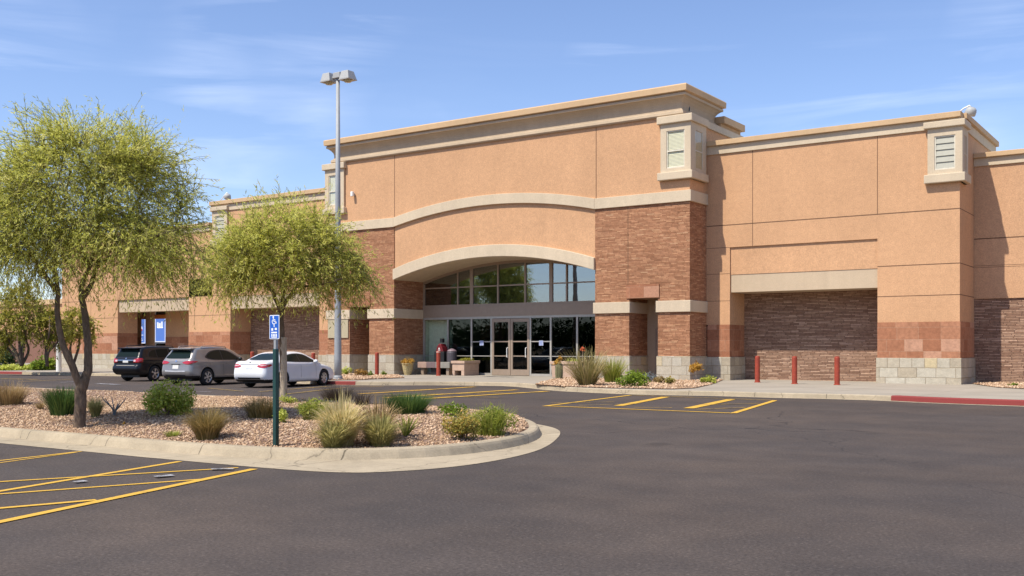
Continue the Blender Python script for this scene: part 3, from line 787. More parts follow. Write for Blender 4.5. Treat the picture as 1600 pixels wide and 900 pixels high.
# lower row
cols = [664.5, 700.5, 737.5, 768.5, 798.8, 829.5, 861.3, 902.5, 930.7]
cx = [AL+.06]+[gx(p) for p in cols[1:-1]]+[AR-.06]
lm = MB().box(xl, xr, fy0-.01, fy1, 3.18, 3.30)
for i, x in enumerate(cx):
    w = .05 if i not in (0, 8) else .06
    if i != 4: lm.box(x-w, x+w, fy0, fy1, .15, 3.18)
for i, (a, b) in enumerate(zip(cx, cx[1:])):
    if i in (3, 4): continue
    lm.box(a+.05, b-.05, fy0+.01, fy1-.01, .15, .15+.12)
    lm.box(a+.05, b-.05, fy0+.015, fy1-.015, 1.16, 1.20)
    if i in (2, 5): lm.box(a+.05, b-.05, fy0+.015, fy1-.015, 1.92, 1.97)
part('mullion', lm, M['alum'], ef)
for i, (a, b) in enumerate(zip(cx, cx[1:])):
    if i in (3, 4): continue
    part('pane', MB().box(a+.03, b-.03, YG-.006, YG+.006, .2, 3.2), M['glass'] if i else M['bayglass'], ef)
for i in (3, 4):
    a, b = cx[i]+(.05 if i == 3 else .012), cx[i+1]-(.05 if i == 4 else .012)
    w = .13
    d = part('door', MB().box(a, a+w, fy0-.02, fy1-.03, .17, 3.16).box(b-w, b, fy0-.02, fy1-.03, .17, 3.16).box(a+w, b-w, fy0-.02, fy1-.03, .17, .48).box(a+w, b-w, fy0-.02, fy1-.03, 2.98, 3.16).box(a+w, b-w, fy0, fy1-.03, 1.16, 1.21).box(a+w, b-w, fy0, fy1-.03, 1.92, 1.98), M['frame'])
    part('pane', MB().box(a+w-.02, b-w+.02, YG-.02, YG-.01, .45, 3.0), M['glass'], d)
    hx = b-w-.03 if i == 3 else b-w-.05
    h = MB().tube([(hx, fy0-.02, 1.10),(hx, fy0-.10, 1.13),(hx, fy0-.10, 1.60),(hx, fy0-.02, 1.63)], .022, 8)
    part('handle', h, M['white'], d)
# interior
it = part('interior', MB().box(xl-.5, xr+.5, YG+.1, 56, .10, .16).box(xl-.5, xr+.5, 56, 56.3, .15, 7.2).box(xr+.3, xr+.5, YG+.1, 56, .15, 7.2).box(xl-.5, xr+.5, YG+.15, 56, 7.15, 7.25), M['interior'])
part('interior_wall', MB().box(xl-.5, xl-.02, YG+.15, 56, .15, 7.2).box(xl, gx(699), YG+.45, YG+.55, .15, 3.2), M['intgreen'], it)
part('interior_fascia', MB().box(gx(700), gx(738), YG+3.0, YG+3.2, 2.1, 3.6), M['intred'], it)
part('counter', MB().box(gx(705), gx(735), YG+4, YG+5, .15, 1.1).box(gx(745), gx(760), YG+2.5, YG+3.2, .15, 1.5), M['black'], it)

# blank sign board on the outer left pier, small wall lamp high on the tower
bd = obj('sign_board', MB().box(-.78, .78, -.05, 0, -.62, .62), stucco('board_beige', (.42,.36,.24), .3), bevel=.01)
bd.location = (XY(529, YT), YT-.01, zpx(511, YT, 529)); tag(bd, 'blank beige board fixed to the stone pier behind the tall lamp post', 'sign board')
wl_ = thing('wall_lamp', 'small white wall lamp high on the stucco beside the upper-storey bay window', 'wall lamp', (XY(554, YT), YT, zpx(304, YT, 554)))
obj('bracket', MB().box(-.05, .05, -.10, 0, -.05, .05), M['steel'], wl_)
obj('lamp_shade', MB().box(-.08, .08, -.26, -.10, -.12, .14), M['white'], wl_, bevel=.02)

# posters standing in the portico openings
def poster(o_, z0, z1, label, figure):
    w = o_[1]-o_[0]-.16; t = thing('poster', label, 'poster', ((o_[0]+o_[1])/2, pb+.02, z0), 0, None)
    obj('panel', MB().box(-w/2, w/2, 0, .03, 0, z1-z0), M['poster_blue'], t)
    b = MB(); h = z1-z0
    b.box(-w/2, w/2, -.006, -.002, 0, .06); b.box(-w/2, -w/2+.05, -.006, -.002, .06, h); b.box(w/2-.05, w/2, -.006, -.002, .06, h)
    if figure:
        b.box(-.3, .25, -.006, -.002, h*.33, h*.36); b.box(-.32, .1, -.006, -.002, h*.2, h*.23); b.box(-.25, .2, -.006, -.002, h*.12, h*.15)
        obj('flower_print', MB().lathe([(.0,-.004),(.17,-.004),(.17,-.002)], 14, (0,-.004,h*.62), 'y'), M['poster_white'], t)
        obj('flower_print', MB().lathe([(.0,-.004),(.08,-.004),(.08,-.002)], 10, (.08,-.010,h*.56), 'y'), M['poster_red'], t)
    else:
        for i, (x, ww, hh) in enumerate(((-.28,.17,.5),(-.05,.22,.42),(.2,.16,.55))):
            b.box(x-ww/2, x+ww/2, -.006, -.002, h*.62, h*.62+hh*.8)
        b.box(-.3, .3, -.006, -.002, h*.6, h*.63)
    obj('print', b, M['poster_white'], t)
def emis(name, c, e):
    t = NT(name); t.P(Base_Color=(*c, 1), Roughness=.3); t.set(t.b, 'Emission Color', (*c, 1)); t.set(t.b, 'Emission Strength', e); return t.m
M['poster_blue'] = emis('glowing_poster_blue', (.10,.19,.52), .75)  # added glow stands in for daylight on the posters
M['poster_white'] = emis('glowing_poster_white', (.75,.78,.85), .7)
M['poster_red'] = emis('glowing_poster_red', (.55,.05,.04), .5)
poster(o1, 1.95, ztop-.62, 'blue poster with an added glow and one round pale flower in the left portico window', True)
poster(o2, 2.05, ztop-.62, 'blue poster with an added glow and a row of white shapes in the right portico window', False)

# lower building far left
AX = thing('low_building', 'low tan building with brown lower wall beyond the store corner, behind small trees', 'building', (-95, 60, 0))
part('wall', MB().box(-140, LE-.5, 60, 70, 3.3, 6.1), M["stucco"], AX)
part('lower_wall', MB().box(-140, LE-.5, 59.95, 70, 0, 3.3), plain('brown_wall', (.20,.10,.07), .9), AX)
part('parapet', MB().box(-140, LE-.5, 59.8, 70, 6.1, 6.6), M['capm'], AX)
part('canopy', MB().box(-93, -86, 58.8, 59.95, 3.35, 3.9), M['cream'], AX)
# ================================================================== STREET FURNITURE
def loc_at(px, py, z): return G(px, py, z)
# red bollards
def bollard(px, py, label, h=1.12, cap=False):
    p = GS(px, py)
    if cap: p = Vector((XY(px, 42.3), 42.3, SW))
    t = thing('bollard', label, 'bollard', p, 0, 'red steel bollards on the store sidewalk')
    obj('post', MB().lathe([(.105,0),(.105,h-.06),(.098,h-.025),(.075,h-.004),(.03,h+.006)], 18), M['redpaint'], t, smooth=False)
    obj('base_ring', MB().lathe([(.135,0),(.135,.02),(.112,.03),(.106,.03)], 18), M['redpaint'], t)
    if cap: obj('cap_band', MB().lathe([(.107,h-.09),(.110,h-.085),(.110,h-.03),(.103,h-.02)], 18), plain('faded_pink', (.55,.30,.24), .6), t)
    return t
bollard(1183.5, 597.5, 'red bollard before the right brick recess, closest to the corner plants')
bollard(1241.5, 600, 'red bollard in the middle of the three before the right brick recess')
bollard(1308, 601.5, 'red bollard before the right brick recess, closest to the pale stone pier')
bollard(685, 583.5, 'red bollard with faded top standing before the grey bench', 1.30, True)
bollard(589, 586.5, 'red bollard among low shrubs before the left entrance pier', 1.22)
bollard(489.5, 585.5, 'red bollard seen just beyond the front of the white sedan', 1.2)
bollard(394, 584, 'red bollard showing above the roof between the silver and white cars', 1.25)

# tall parking-lot lamp
def frustum(mb, c, w0, d0, w1, d1, h, off=(0,0)):
    x, y, z = c
    vs = [(x-w0/2,y-d0/2,z),(x+w0/2,y-d0/2,z),(x+w0/2,y+d0/2,z),(x-w0/2,y+d0/2,z)]
    x += off[0]; y += off[1]
    vs += [(x-w1/2,y-d1/2,z+h),(x+w1/2,y-d1/2,z+h),(x+w1/2,y+d1/2,z+h),(x-w1/2,y+d1/2,z+h)]
    return mb.add(vs, [(3,2,1,0),(4,5,6,7),(0,1,5,4),(1,2,6,5),(2,3,7,6),(3,0,4,7)])
lp = GS(528, 593.5); ld = depth(lp); mpx = ld/F
lamp = thing('street_lamp', 'tall grey steel parking lot lamp with two box heads', 'street lamp', lp)
H = (593.5-123)*mpx
obj('pole', MB().lathe([(.175,0),(.165,1.0),(.12,H*.6),(.085,H)], 20), M['steel'], lamp, smooth=True)
obj('base_plate', MB().box(-.26,.26,-.26,.26,0,.04).lathe([(.22,.04),(.21,.16),(.18,.2)], 16), M['steel'], lamp)
obj('bracket', MB().box(-.17,.26,-.16,.16,H+.0,H+.26).box(-.45,.50,-.05,.05,H+.04,H+.13), M['lamp_grey'], lamp, bevel=.02)
for sx, oz in ((-.56, -.02), (.62, -.08)):
    h = MB(); frustum(h, (sx, 0, H+oz-.05), .60, .56, .40, .40, .38, (-.02, 0))
    hd = obj('lamp_head', h, M['lamp_grey'], lamp, bevel=.015)
    obj('lens', MB().lathe([(.02,-.10),(.14,-.085),(.20,-.03),(.22,0.0)], 16, (sx, 0, H+oz-.09)), M['lens'], hd, smooth=True)
    obj('rim', MB().box(sx-.31, sx+.31, -.29, .29, H+oz-.085, H+oz-.053), M['alum'], hd)

# accessible-parking sign
sp = GI(431, 697); sd = depth(sp); m_ = sd/F
sg = thing('parking_sign', 'blue accessible parking sign on a dark green post in the gravel island', 'sign', sp)
hp = (697-545)*m_; ht = (697-492)*m_
obj('post', MB().box(-.034,.034,-.034,.034,-.1,hp), M['darkgreen'], sg, bevel=.006)
obj('upper_post', MB().box(-.022,.022,-.022,.022,hp,ht-.05), M['steel'], sg)
pw_, ph_ = .212, 37.5*m_
def rrect(w, h, r, n=5):
    out = []
    for cx_, cz_, a0 in ((w/2-r,h/2-r,0),(-w/2+r,h/2-r,90),(-w/2+r,-h/2+r,180),(w/2-r,-h/2+r,270)):
        for i in range(n+1):
            a = R(a0+90*i/n); out.append((cx_+r*math.cos(a), cz_+r*math.sin(a)))
    return out
zc = ht-ph_/2
pl = obj('sign_plate', MB().prism_y([(x, z+zc) for x, z in rrect(pw_, ph_, .018)], -.030, -.024), M['signwhite'], sg)
obj('sign_face', MB().prism_y([(x, z+zc) for x, z in rrect(pw_-.022, ph_-.022, .012)], -.0325, -.0302), M['signblue'], pl)
sy = MB(); Y0, Y1 = -.0350, -.0328
def bar(mb, a, b, w):
    a, b = Vector((a[0],0,a[1])), Vector((b[0],0,b[1])); d = (b-a).normalized(); n = Vector((-d.z,0,d.x))*w/2
    mb.prism_y([((a+n).x,(a+n).z),((a-n).x,(a-n).z),((b-n).x,(b-n).z),((b+n).x,(b+n).z)], Y0, Y1)
z1 = zc+.105
sy.prism_y([(-.018+.016*math.cos(k*.524), z1+.045+.016*math.sin(k*.524)) for k in range(12)], Y0, Y1)
bar(sy, (-.016, z1+.028), (-.008, z1-.022), .018); bar(sy, (-.010, z1-.016), (.032, z1-.020), .015); bar(sy, (.030, z1-.016), (.048, z1-.052), .015); bar(sy, (-.012, z1+.006), (.026, z1+.004), .011)
for k in range(14):
    a0, a1 = R(140+k*15), R(140+(k+1)*15)
    sy.prism_y([(-.004+r*math.cos(a), z1-.022+r*math.sin(a)) for r, a in ((.044,a0),(.044,a1),(.032,a1),(.032,a0))], Y0, Y1)
bar(sy, (0, z1-.066), (0, z1-.105), .016)
z2 = zc-.035
sy.box(-.06,-.02, Y0, Y1, z2-.02, z2+.018); sy.box(.014,.06, Y0, Y1, z2-.01, z2+.022)
sy.box(-.062,.062, Y0, Y1, z2-.058, z2-.036)
for i in range(4): sy.box(-.06+i*.033, -.06+i*.033+.022, Y0, Y1, z2-.112, z2-.070)
sy.box(-.062,.062, Y0, Y1, z2-.128, z2-.118)
obj('symbol', sy, M['signwhite'], pl)

# roof floodlights
def flood(px, py, Y, label, flip=1, s=1.0):
    X = XY(px, Y); z = zpx(py, Y, px)
    t = thing('floodlight', label, 'floodlight', (X, Y, z), 0, 'floodlights on the parapet corners')
    t.scale = (s,)*3
    obj('arm', MB().tube([(-.75*flip,.1,-.15),(-.5*flip,.08,.0),(-.2*flip,.05,.22),(.05*flip,0,.30),(.10*flip,0,.24)], [.03,.03,.032,.035,.03], 8), M['white'], t, smooth=True)
    hd = MB().lathe([(.0,.20),(.13,.20),(.20,.14),(.235,.02),(.24,-.12),(.22,-.14),(.0,-.12)], 20)
    hd.xf(Matrix.Translation((.10*flip,0,.02)) @ Matrix.Rotation(R(28)*flip, 4, 'Y') @ Matrix.Rotation(R(18), 4, 'X'))
    obj('lamp_head', hd, M['lamp_grey'], t, smooth=True)
flood(1513, 176, 46.0, 'white floodlight on a curved arm over the parapet of the right wing', 1, .95)
flood(354, 308, 44.6, 'white floodlight over the parapet of the left wing beside the tree crown', 1, .95)

# notices taped on the glazing
def notice(px, py, label):
    Y = YG-.10; X = XY(px, Y); z = zpx(py, Y, px)
    t = thing('notice', label, 'notice', (X, Y, z), 0, None)
    obj('paper', MB().box(-.13,.13,0,.004,-.13,.13), plain('pale_blue_paper', (.36,.40,.54), .7), t)
    b = MB()
    for i in range(5): b.box(-.10,.10-.03*(i % 3),-.003,-.001,.07-i*.042,.085-i*.042)
    obj('print', b, plain('blue_ink', (.15,.2,.5), .7), t)
notice(752.5, 536, 'pale blue notice on the glass to the left of the entrance doors')
notice(845.5, 536, 'pale blue notice on the glass to the right of the entrance doors')

# bench, bin, planters
bp0, bp1 = GS(656, 581), GS(708, 582.5)
yb_ = 43.6
bx0, bx1 = XY(657, yb_), XY(707, yb_)
bench = thing('bench', 'low grey and brown slab bench against the entrance glass', 'bench', ((bx0+bx1)/2, yb_, SW))
L = (bx1-bx0)
cols3 = [('pinkish_slab', (.36,.24,.19)), ('brown_slab', (.16,.11,.11)), ('grey_slab', (.24,.22,.19))]
for i, (n, c) in enumerate(cols3):
    a = -L/2+L*[0,.28,.56][i]; b = -L/2+L*[.28,.56,1][i]
    obj('seat', MB().box(a, b-.006, -.25, .30, .38, .70), plain(n, c, .7), bench, bevel=.015)
for a in (-L/2+.25, L/2-.22): obj('leg', MB().box(a-.09, a+.09, -.15, .2, 0, .38), M['frame'], bench)
obj('back_leg', MB().box(-.3, .3, -.1, .2, 0, .38), M['black'], bench)
bx = XY(690, 44.2)
bn = thing('litter_bin', 'black bin with a red domed lid behind the grey bench', 'bin', (bx, 44.25, SW))
obj('body', MB().box(-.34,.34,-.28,.28,0,1.26), M['black'], bn, bevel=.03)
obj('lid', MB().prism_y([(-.27,1.262),(.25,1.262),(.17,1.5),(.07,1.68),(-.05,1.70),(-.17,1.54)], -.24, .24), plain('red_lid', (.15,.008,.012), .5), bn, bevel=.03)
obj('flue', MB().box(-.09,.09,-.09,.09,1.745,1.98), M['black'], bn)
obj('emblem', MB().box(-.10,.06,-.246,-.242,1.33,1.36).box(-.06,.02,-.246,-.242,1.39,1.47), M['white'], bn)
bc = thing('litter_bin', 'dark grey lidded canister beside the red-lidded bin at the glass', 'bin', (XY(706, 44.2), 44.2, SW))
obj('body', MB().lathe([(.22,0),(.27,.3),(.28,1.2),(.25,1.28)], 18), plain('dark_grey_can', (.07,.06,.07), .5), bc)
obj('lid', MB().lathe([(.27,1.285),(.2,1.36),(.07,1.42),(.02,1.43)], 18), plain('mauve_lid', (.2,.14,.16), .5), bc)
# square planter right of the bench
def box_planter(X, Y, w, d, h, label, legs):
    t = thing('planter', label, 'planter', (X, Y, SW))
    mb = MB()
    if legs: mb.box(-w/2, w/2, -d/2, d/2, .26, h-.14); mb.box(-w/2, -w/2+.16, -d/2, d/2, 0, .26); mb.box(w/2-.2, w/2, -d/2, d/2, 0, .26)
    else: frustum(mb, (0,0,0), w-.10, d-.10, w, d, h-.14)
    obj('body', mb, M['terra'], t, bevel=.015)
    r = MB(); o = .05
    r.box(-w/2-o, w/2+o, -d/2-o, -d/2+.06, h-.139, h); r.box(-w/2-o, w/2+o, d/2-.06, d/2+o, h-.139, h); r.box(-w/2-o, -w/2+.06, -d/2+.06, d/2-.06, h-.139, h); r.box(w/2-.06, w/2+o, -d/2+.06, d/2-.06, h-.139, h)
    obj('rim', r, M['terra'], t, bevel=.012)
    obj('soil', MB().box(-w/2+.06, w/2-.06, -d/2+.06, d/2-.06, h-.2, h-.06), M['soil'], t)
    return t
pA = box_planter(XY(719.5, 43.3), 43.75, .80, 1.3, .78, 'pinkish square planter with cut-out foot between the bench and the doors', True)
pB = box_planter(XY(884, 43.2), 43.4, 1.55, .7, .80, 'long pinkish trough planter at the glass by the right brick pier', False)
# small round pot of yellow flowers by left pier
pp = GS(637, 583.5); pp.y = 42.6; pp.x = XY(637, 42.6)
pot = thing('flower_pot', 'woven yellowish pot of yellow flowers by the left stone pier', 'flower pot', pp)
obj('body', MB().lathe([(.18,0),(.24,.2),(.30,.5),(.31,.58),(.33,.6),(.33,.64),(.28,.64)], 20), plain('woven_pot', (.42,.33,.16), .9, 0, .35, 14), pot)

# ================================================================== PLANTS
def leafquads(C, D, S, l, w):
    """C centre, D length direction, S side (unit, N x 3) -> kite-shaped quads"""
    l = np.asarray(l)[:, None]/2; w = np.asarray(w)[:, None]/2
    return np.stack([C-D*l, C+S*w, C+D*l, C-S*w], 1).reshape(-1, 3)
def unit(v): return v/np.maximum(1e-9, np.linalg.norm(v, axis=-1, keepdims=True))
def blades(n, w, h, lean=.5, droop=.3, width=.012, base=.12, hvar=.35, seg=4, plume=0):
    """tuft of tapering curved blades; w,h overall size"""
    a = rng.uniform(0, 2*math.pi, n); k = np.sqrt(rng.random(n))
    out = np.stack([np.cos(a), np.sin(a)], 1)
    b = out*(base*w*np.sqrt(rng.random(n)))[:, None]
    hh = h*(1-hvar*rng.random(n))*(1-.30*k*lean)
    reach = (w/2)*k*rng.uniform(.55, 1.1, n)
    side = np.stack([-out[:, 1], out[:, 0]], 1)
    sw = rng.normal(0, .22, n)
    ts = np.linspace(0, 1, seg+1)
    V = []
    for t in ts:
        r = reach*(t**(1.0+lean)); z = hh*(t - droop*k*t**3*.8)
        p = np.stack([b[:,0]+out[:,0]*r+side[:,0]*sw*reach*t*t, b[:,1]+out[:,1]*r+side[:,1]*sw*reach*t*t, z], 1)
        wd = width*(1-.85*t)*rng.uniform(.7,1.3,n) if not plume else width*(.6+plume*np.exp(-((t-.85)/.16)**2))*(1 if t < .99 else .2)*np.ones(n)
        fa = rng.uniform(0, 3.14) ; sd = np.stack([side[:,0], side[:,1], np.zeros(n)], 1)
        V.append(p - sd*wd[:,None]/2); V.append(p + sd*wd[:,None]/2)
    V = np.stack(V, 1)                    # n, 2*(seg+1), 3
    m = 2*(seg+1)
    f = np.array([(2*i, 2*i+1, 2*i+3, 2*i+2) for i in range(seg)])
    Fq = (f[None]+m*np.arange(n)[:,None,None]).reshape(-1,4)
    return V.reshape(-1,3), Fq, np.repeat(np.clip(rng.normal(.5,.25,n),0,1), seg)
def shrubleaf(n, w, h, ls, asp=.45, flat=0, lumps=7, hollow=.35):
    """leaf quads clustered in uneven lumps over a low dome"""
    cs = []
    for i in range(lumps):
        a = 2*math.pi*i/lumps+rng.normal(0,.4); r = rng.uniform(.15,.33)*w
        cs.append((r*math.cos(a), r*math.sin(a), h*rng.uniform(.22,.64), w*rng.uniform(.17,.27), h*rng.uniform(.26,.38)))
    cs.append((0,0,h*.62, w*.26, h*.42))
    cs = np.array(cs); k = rng.integers(0, len(cs), n); c = cs[k]
    u = unit(rng.normal(size=(n,3))); r = hollow+(1-hollow)*rng.random(n)**.45
    r = r*(1+.18*rng.normal(size=n)*(rng.random(n) < .3))
    P_ = np.stack([c[:,0]+u[:,0]*r*c[:,3], c[:,1]+u[:,1]*r*c[:,3], np.maximum(.02, c[:,2]+u[:,2]*r*c[:,4])], 1)
    D = unit(u*.6+rng.normal(0,.8,(n,3))); S_ = unit(np.cross(D, u*.6+rng.normal(0,.5,(n,3))+np.array([-.1,-.3,.6])))
    l = ls*rng.uniform(.6,1.4,n)
    V = leafquads(P_, D, S_, l, l*asp); Fq = np.arange(4*n).reshape(-1,4)
    lum = rng.random(len(cs))
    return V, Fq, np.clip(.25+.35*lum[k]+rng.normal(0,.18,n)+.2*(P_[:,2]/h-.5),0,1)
def join(parts):
    V, Fq, r, o = [], [], [], 0
    for v, f, q in parts: V.append(v); Fq.append(f+o); r.append(q); o += len(v)
    return np.concatenate(V), np.concatenate(Fq), np.concatenate(r)
def stems(n, w, h, r=.008):
    mb = MB()
    for i in range(n):
        a = rng.uniform(0,6.28); q = rng.uniform(.2,.8)*w/2
        mb.tube([(0,0,-.05),(q*.3*math.cos(a),q*.3*math.sin(a),h*.3),(q*math.cos(a),q*math.sin(a),h*rng.uniform(.5,.8))],[r*1.6,r,r*.5],5)
    return mb
def plant(kindname, px, py, wpx, hpx, mat, label, cat, style, bed_='i', wmul=1.0, **kw):
    p = GI(px, py) if bed_ == 'i' else G(px, py, bed_ if not isinstance(bed_, str) else SW+.02)
    s = depth(p)/F; k = {'grass': 1.18, 'feather': 1.30}.get(style, 1.0); w, h = wpx*s*wmul*k, hpx*s*k
    if style == 'grass': a = blades(kw.pop('n', 420), w, h, **kw)
    elif style == 'feather':
        a = join([blades(int(kw.get('n',500)*1.0), w*.85, h*.66, .7, .5, .008, .2, .5), blades(int(kw.get('n',500)*.7), w, h, .75, .42, .0055, .14, .4, 5, plume=1.9)])
    elif style == 'shrub': a = shrubleaf(kw.pop('n', 900), w, h, **kw)
    elif style == 'mixed': a = join([shrubleaf(kw.get('n', 900), w, h*.85, kw.get('ls', .05), .4), blades(kw.get('nb', 150), w*1.1, h*1.05, .5, .2, .009, .3)])
    p = Vector((p.x, p.y, p.z-.01))
    if style in ('shrub', 'mixed') and wpx > 18:
        t = thing(kindname, label, cat, p, rng.uniform(0,6.28))
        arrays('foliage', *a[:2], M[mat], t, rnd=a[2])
        obj('stem', stems(7, w*.8, h*.8), M['bark'], t)
        return t
    o = arrays(kindname, *a[:2], M[mat], rnd=a[2]); o.location = p
    return tag(o, label, cat)
# gravel island
plant('dry_bush', 12, 632, 62, 40, 'g_tan', 'pale tan dry bush at the far end of the gravel island by the road', 'bush', 'grass', n=900, lean=.3, droop=.5, width=.012, base=.3)
plant('grass_tuft', 63, 641, 26, 17, 'g_tan', 'very small dry tan grass tuft beside the green clump near the big tree', 'grass tuft', 'grass', n=160, width=.012, droop=.4)
plant('grass_clump', 98, 650, 50, 44, 'g_green', 'dense dark green spiky clump just behind the big tree trunk', 'plant', 'grass', n=900, lean=.3, droop=.15, width=.018, base=.3)
plant('grass_clump', 149, 655, 40, 36, 'g_olive', 'low yellowish grass clump just past the big tree trunk', 'grass clump', 'grass', n=500, droop=.4, width=.012)
plant('shrub', 262, 656, 86, 58, 'leaf_shrub', 'round bright green leafy shrub on the gravel before the silver car', 'shrub', 'shrub', n=4200, ls=.062, lumps=13)
plant('grass_clump', 324, 685, 86, 60, 'g_brown', 'large brown and green fountain grass in front of the leafy shrub', 'grass clump', 'grass', n=1100, lean=.45, droop=.55, width=.011, base=.16)
plant('grass_tuft', 270, 681, 24, 12, 'g_ygreen', 'tiny yellow-green ground tuft left of the brown fountain grass', 'grass tuft', 'grass', n=160, droop=.4, width=.012, base=.35)
plant('grass_clump', 410, 653, 62, 38, 'g_brown', 'rusty brown grass mound behind the blue parking sign post', 'grass clump', 'grass', n=800, lean=.4, droop=.45, width=.011, base=.3)
plant('shrub', 441, 661, 27, 24, 'leaf_shrub', 'small round green shrub at the foot of the parking sign post', 'shrub', 'shrub', n=420, ls=.05, lumps=5)
plant('shrub', 450, 630, 34, 14, 'leaf_shrub', 'low green ground plant around the pale trunk of the smaller tree', 'shrub', 'shrub', n=380, ls=.05, lumps=5)
plant('dark_bush', 528, 628, 50, 30, 'g_purple', 'dark brown bushy grass at the back of the island before the lamp post', 'bush', 'grass', n=900, lean=.25, droop=.3, width=.012, base=.35, hvar=.5)
plant('dark_bush', 566, 634, 30, 24, 'g_purple', 'thin dark wispy grass to the right of the dark brown bush', 'bush', 'grass', n=240, lean=.25, droop=.2, width=.010, base=.3)
plant('spiky_shrub', 492, 656, 56, 40, 'g_ygreen', 'yellow-green spiky shrub behind the tall pale feather grass', 'shrub', 'mixed', n=900, ls=.06, nb=420)
plant('feather_grass', 520, 702, 62, 50, 'g_olive', 'green-based grass clump nearest the front kerb of the island', 'grass clump', 'feather', n=800)
plant('feather_grass', 533, 697, 84, 78, 'g_pale', 'tall pale straw feather grass, brightest clump on the island', 'grass clump', 'feather', n=1300)
plant('feather_grass', 594, 698, 66, 52, 'g_olive', 'grey-green feather grass right of the pale straw clump', 'grass clump', 'feather', n=900)
plant('feather_grass', 590, 682, 84, 62, 'g_tan', 'tan plumed feather grass standing behind the grey-green clump', 'grass clump', 'feather', n=750)
plant('rosemary', 637, 646, 58, 32, 'g_green', 'dark green dense mound near the back kerb, before the yellow hatching', 'bush', 'grass', n=1300, lean=.2, droop=.15, width=.013, base=.4)
plant('yucca', 634, 679, 46, 30, 'g_ygreen', 'small green star-shaped yucca with stiff pointed leaves', 'yucca', 'grass', n=46, lean=.1, droop=.05, width=.045, base=.05)
plant('shrub', 706, 651, 60, 24, 'leaf_lime', 'low flat green shrub behind the orange flowering shrub', 'shrub', 'shrub', n=800, ls=.05, lumps=8)
plant('flowering_shrub', 724, 687, 74, 46, 'g_mixed', 'orange and yellow tinged shrub near the rounded end of the island', 'shrub', 'shrub', n=2300, ls=.05, lumps=9)
plant('shrub', 766, 677, 76, 56, 'g_ygreen', 'yellow-green shrub with wispy tips nearest the rounded island end', 'shrub', 'mixed', n=2300, ls=.05, nb=420)
plant('wildflower', 193, 664, 8, 7, 'flower', 'tiny yellow flower alone on the gravel near the big tree', 'flower', 'shrub', n=30, ls=.04, lumps=3)
# bare blue-grey twiggy plant
p = GI(179, 654); s = depth(p)/F
mb = MB()
for i in range(9):
    a = 2*math.pi*i/9; l = 20*s*rng.uniform(.5,1)
    mb.tube([(0,0,-.02),(.15*l*math.cos(a),.15*l*math.sin(a),.55*l),(.8*l*math.cos(a),.8*l*math.sin(a),1.25*l),(.95*l*math.cos(a),.95*l*math.sin(a),1.55*l)],[.014,.012,.009,.004],5)
tw = obj('twiggy_plant', mb, plain('blue_grey_stem', (.16,.18,.19), .8)); tw.location = p
tag(tw, 'bare blue-grey twiggy plant between the big tree and the leafy shrub', 'plant')
# bed beside the entrance
plant('tall_grass', 917, 602, 86, 58, 'g_tan2', 'tall straw-green spiky grass before the right entrance pier', 'grass clump', 'grass', 's', n=430, lean=.05, droop=.22, width=.034, base=.12, hvar=.55)
plant('tall_grass', 957, 598, 48, 42, 'g_ygreen', 'light green grass between the tall spiky grass and the round green shrub', 'grass clump', 'grass', 's', n=420, lean=.3, droop=.25, width=.03, base=.2)
plant('shrub', 990, 604, 54, 28, 'leaf_lime', 'bright green round shrub in front of the dark passage', 'shrub', 'shrub', 's', n=1600, ls=.10, lumps=9)
plant('shrub', 1015, 597, 26, 20, 'g_blue', 'grey-green wispy plant at the mouth of the passage', 'plant', 'mixed', 's', n=300, ls=.08, nb=60)
plant('shrub', 1031, 599, 20, 13, 'g_brown', 'small brown shrub between the passage and the orange ball shrub', 'shrub', 'shrub', 's', n=350, ls=.08, lumps=5)
plant('shrub', 1047, 600.5, 21, 13, 'g_mixed', 'small orange ball-shaped shrub before the outer right pier', 'shrub', 'shrub', 's', n=350, ls=.08, lumps=5)
plant('shrub', 1107, 598.5, 28, 13, 'leaf_shrub', 'low dark green shrub in the shade of the tower side', 'shrub', 'shrub', 's', n=500, ls=.09, lumps=6)
plant('shrub', 541, 586, 20, 14, 'leaf_shrub', 'small green shrub right of the tall lamp post', 'shrub', 'shrub', 's', n=400, ls=.10, lumps=5)
plant('shrub', 565, 587.5, 28, 12, 'g_orange', 'low orange shrub between the lamp post and the left bollard', 'shrub', 'shrub', 's', n=600, ls=.09, lumps=7)
plant('shrub', 579, 587.5, 12, 8, 'leaf_lime', 'tiny lime plant left of the bollard by the left pier', 'shrub', 'shrub', 's', n=160, ls=.09, lumps=4)
plant('shrub', 599, 586.5, 12, 8, 'leaf_lime', 'tiny lime plant right of the bollard by the left pier', 'shrub', 'shrub', 's', n=160, ls=.09, lumps=4)
plant('shrub', 1585, 603, 18, 5, 'leaf_lime', 'small weed at the foot of the far right stone wall', 'plant', 'shrub', 's', n=120, ls=.09, lumps=4)
# orange flower ball on thin stalk
p = GS(1087, 599); s = depth(p)/F
fb = thing('flower_stalk', 'orange flower ball on a thin stalk before the outer right pier', 'flower', p)
obj('stem', MB().tube([(0,0,-.02),(.02,0,.3),(0,0,20*s)], [.02,.015,.012], 6), M['bark_pale'], fb)
v, f, r_ = shrubleaf(420, 22*s, 18*s, .14, .25, lumps=6); v[:,2] += 17*s
arrays('blossom', v, f, M['flower'], fb, rnd=r_)
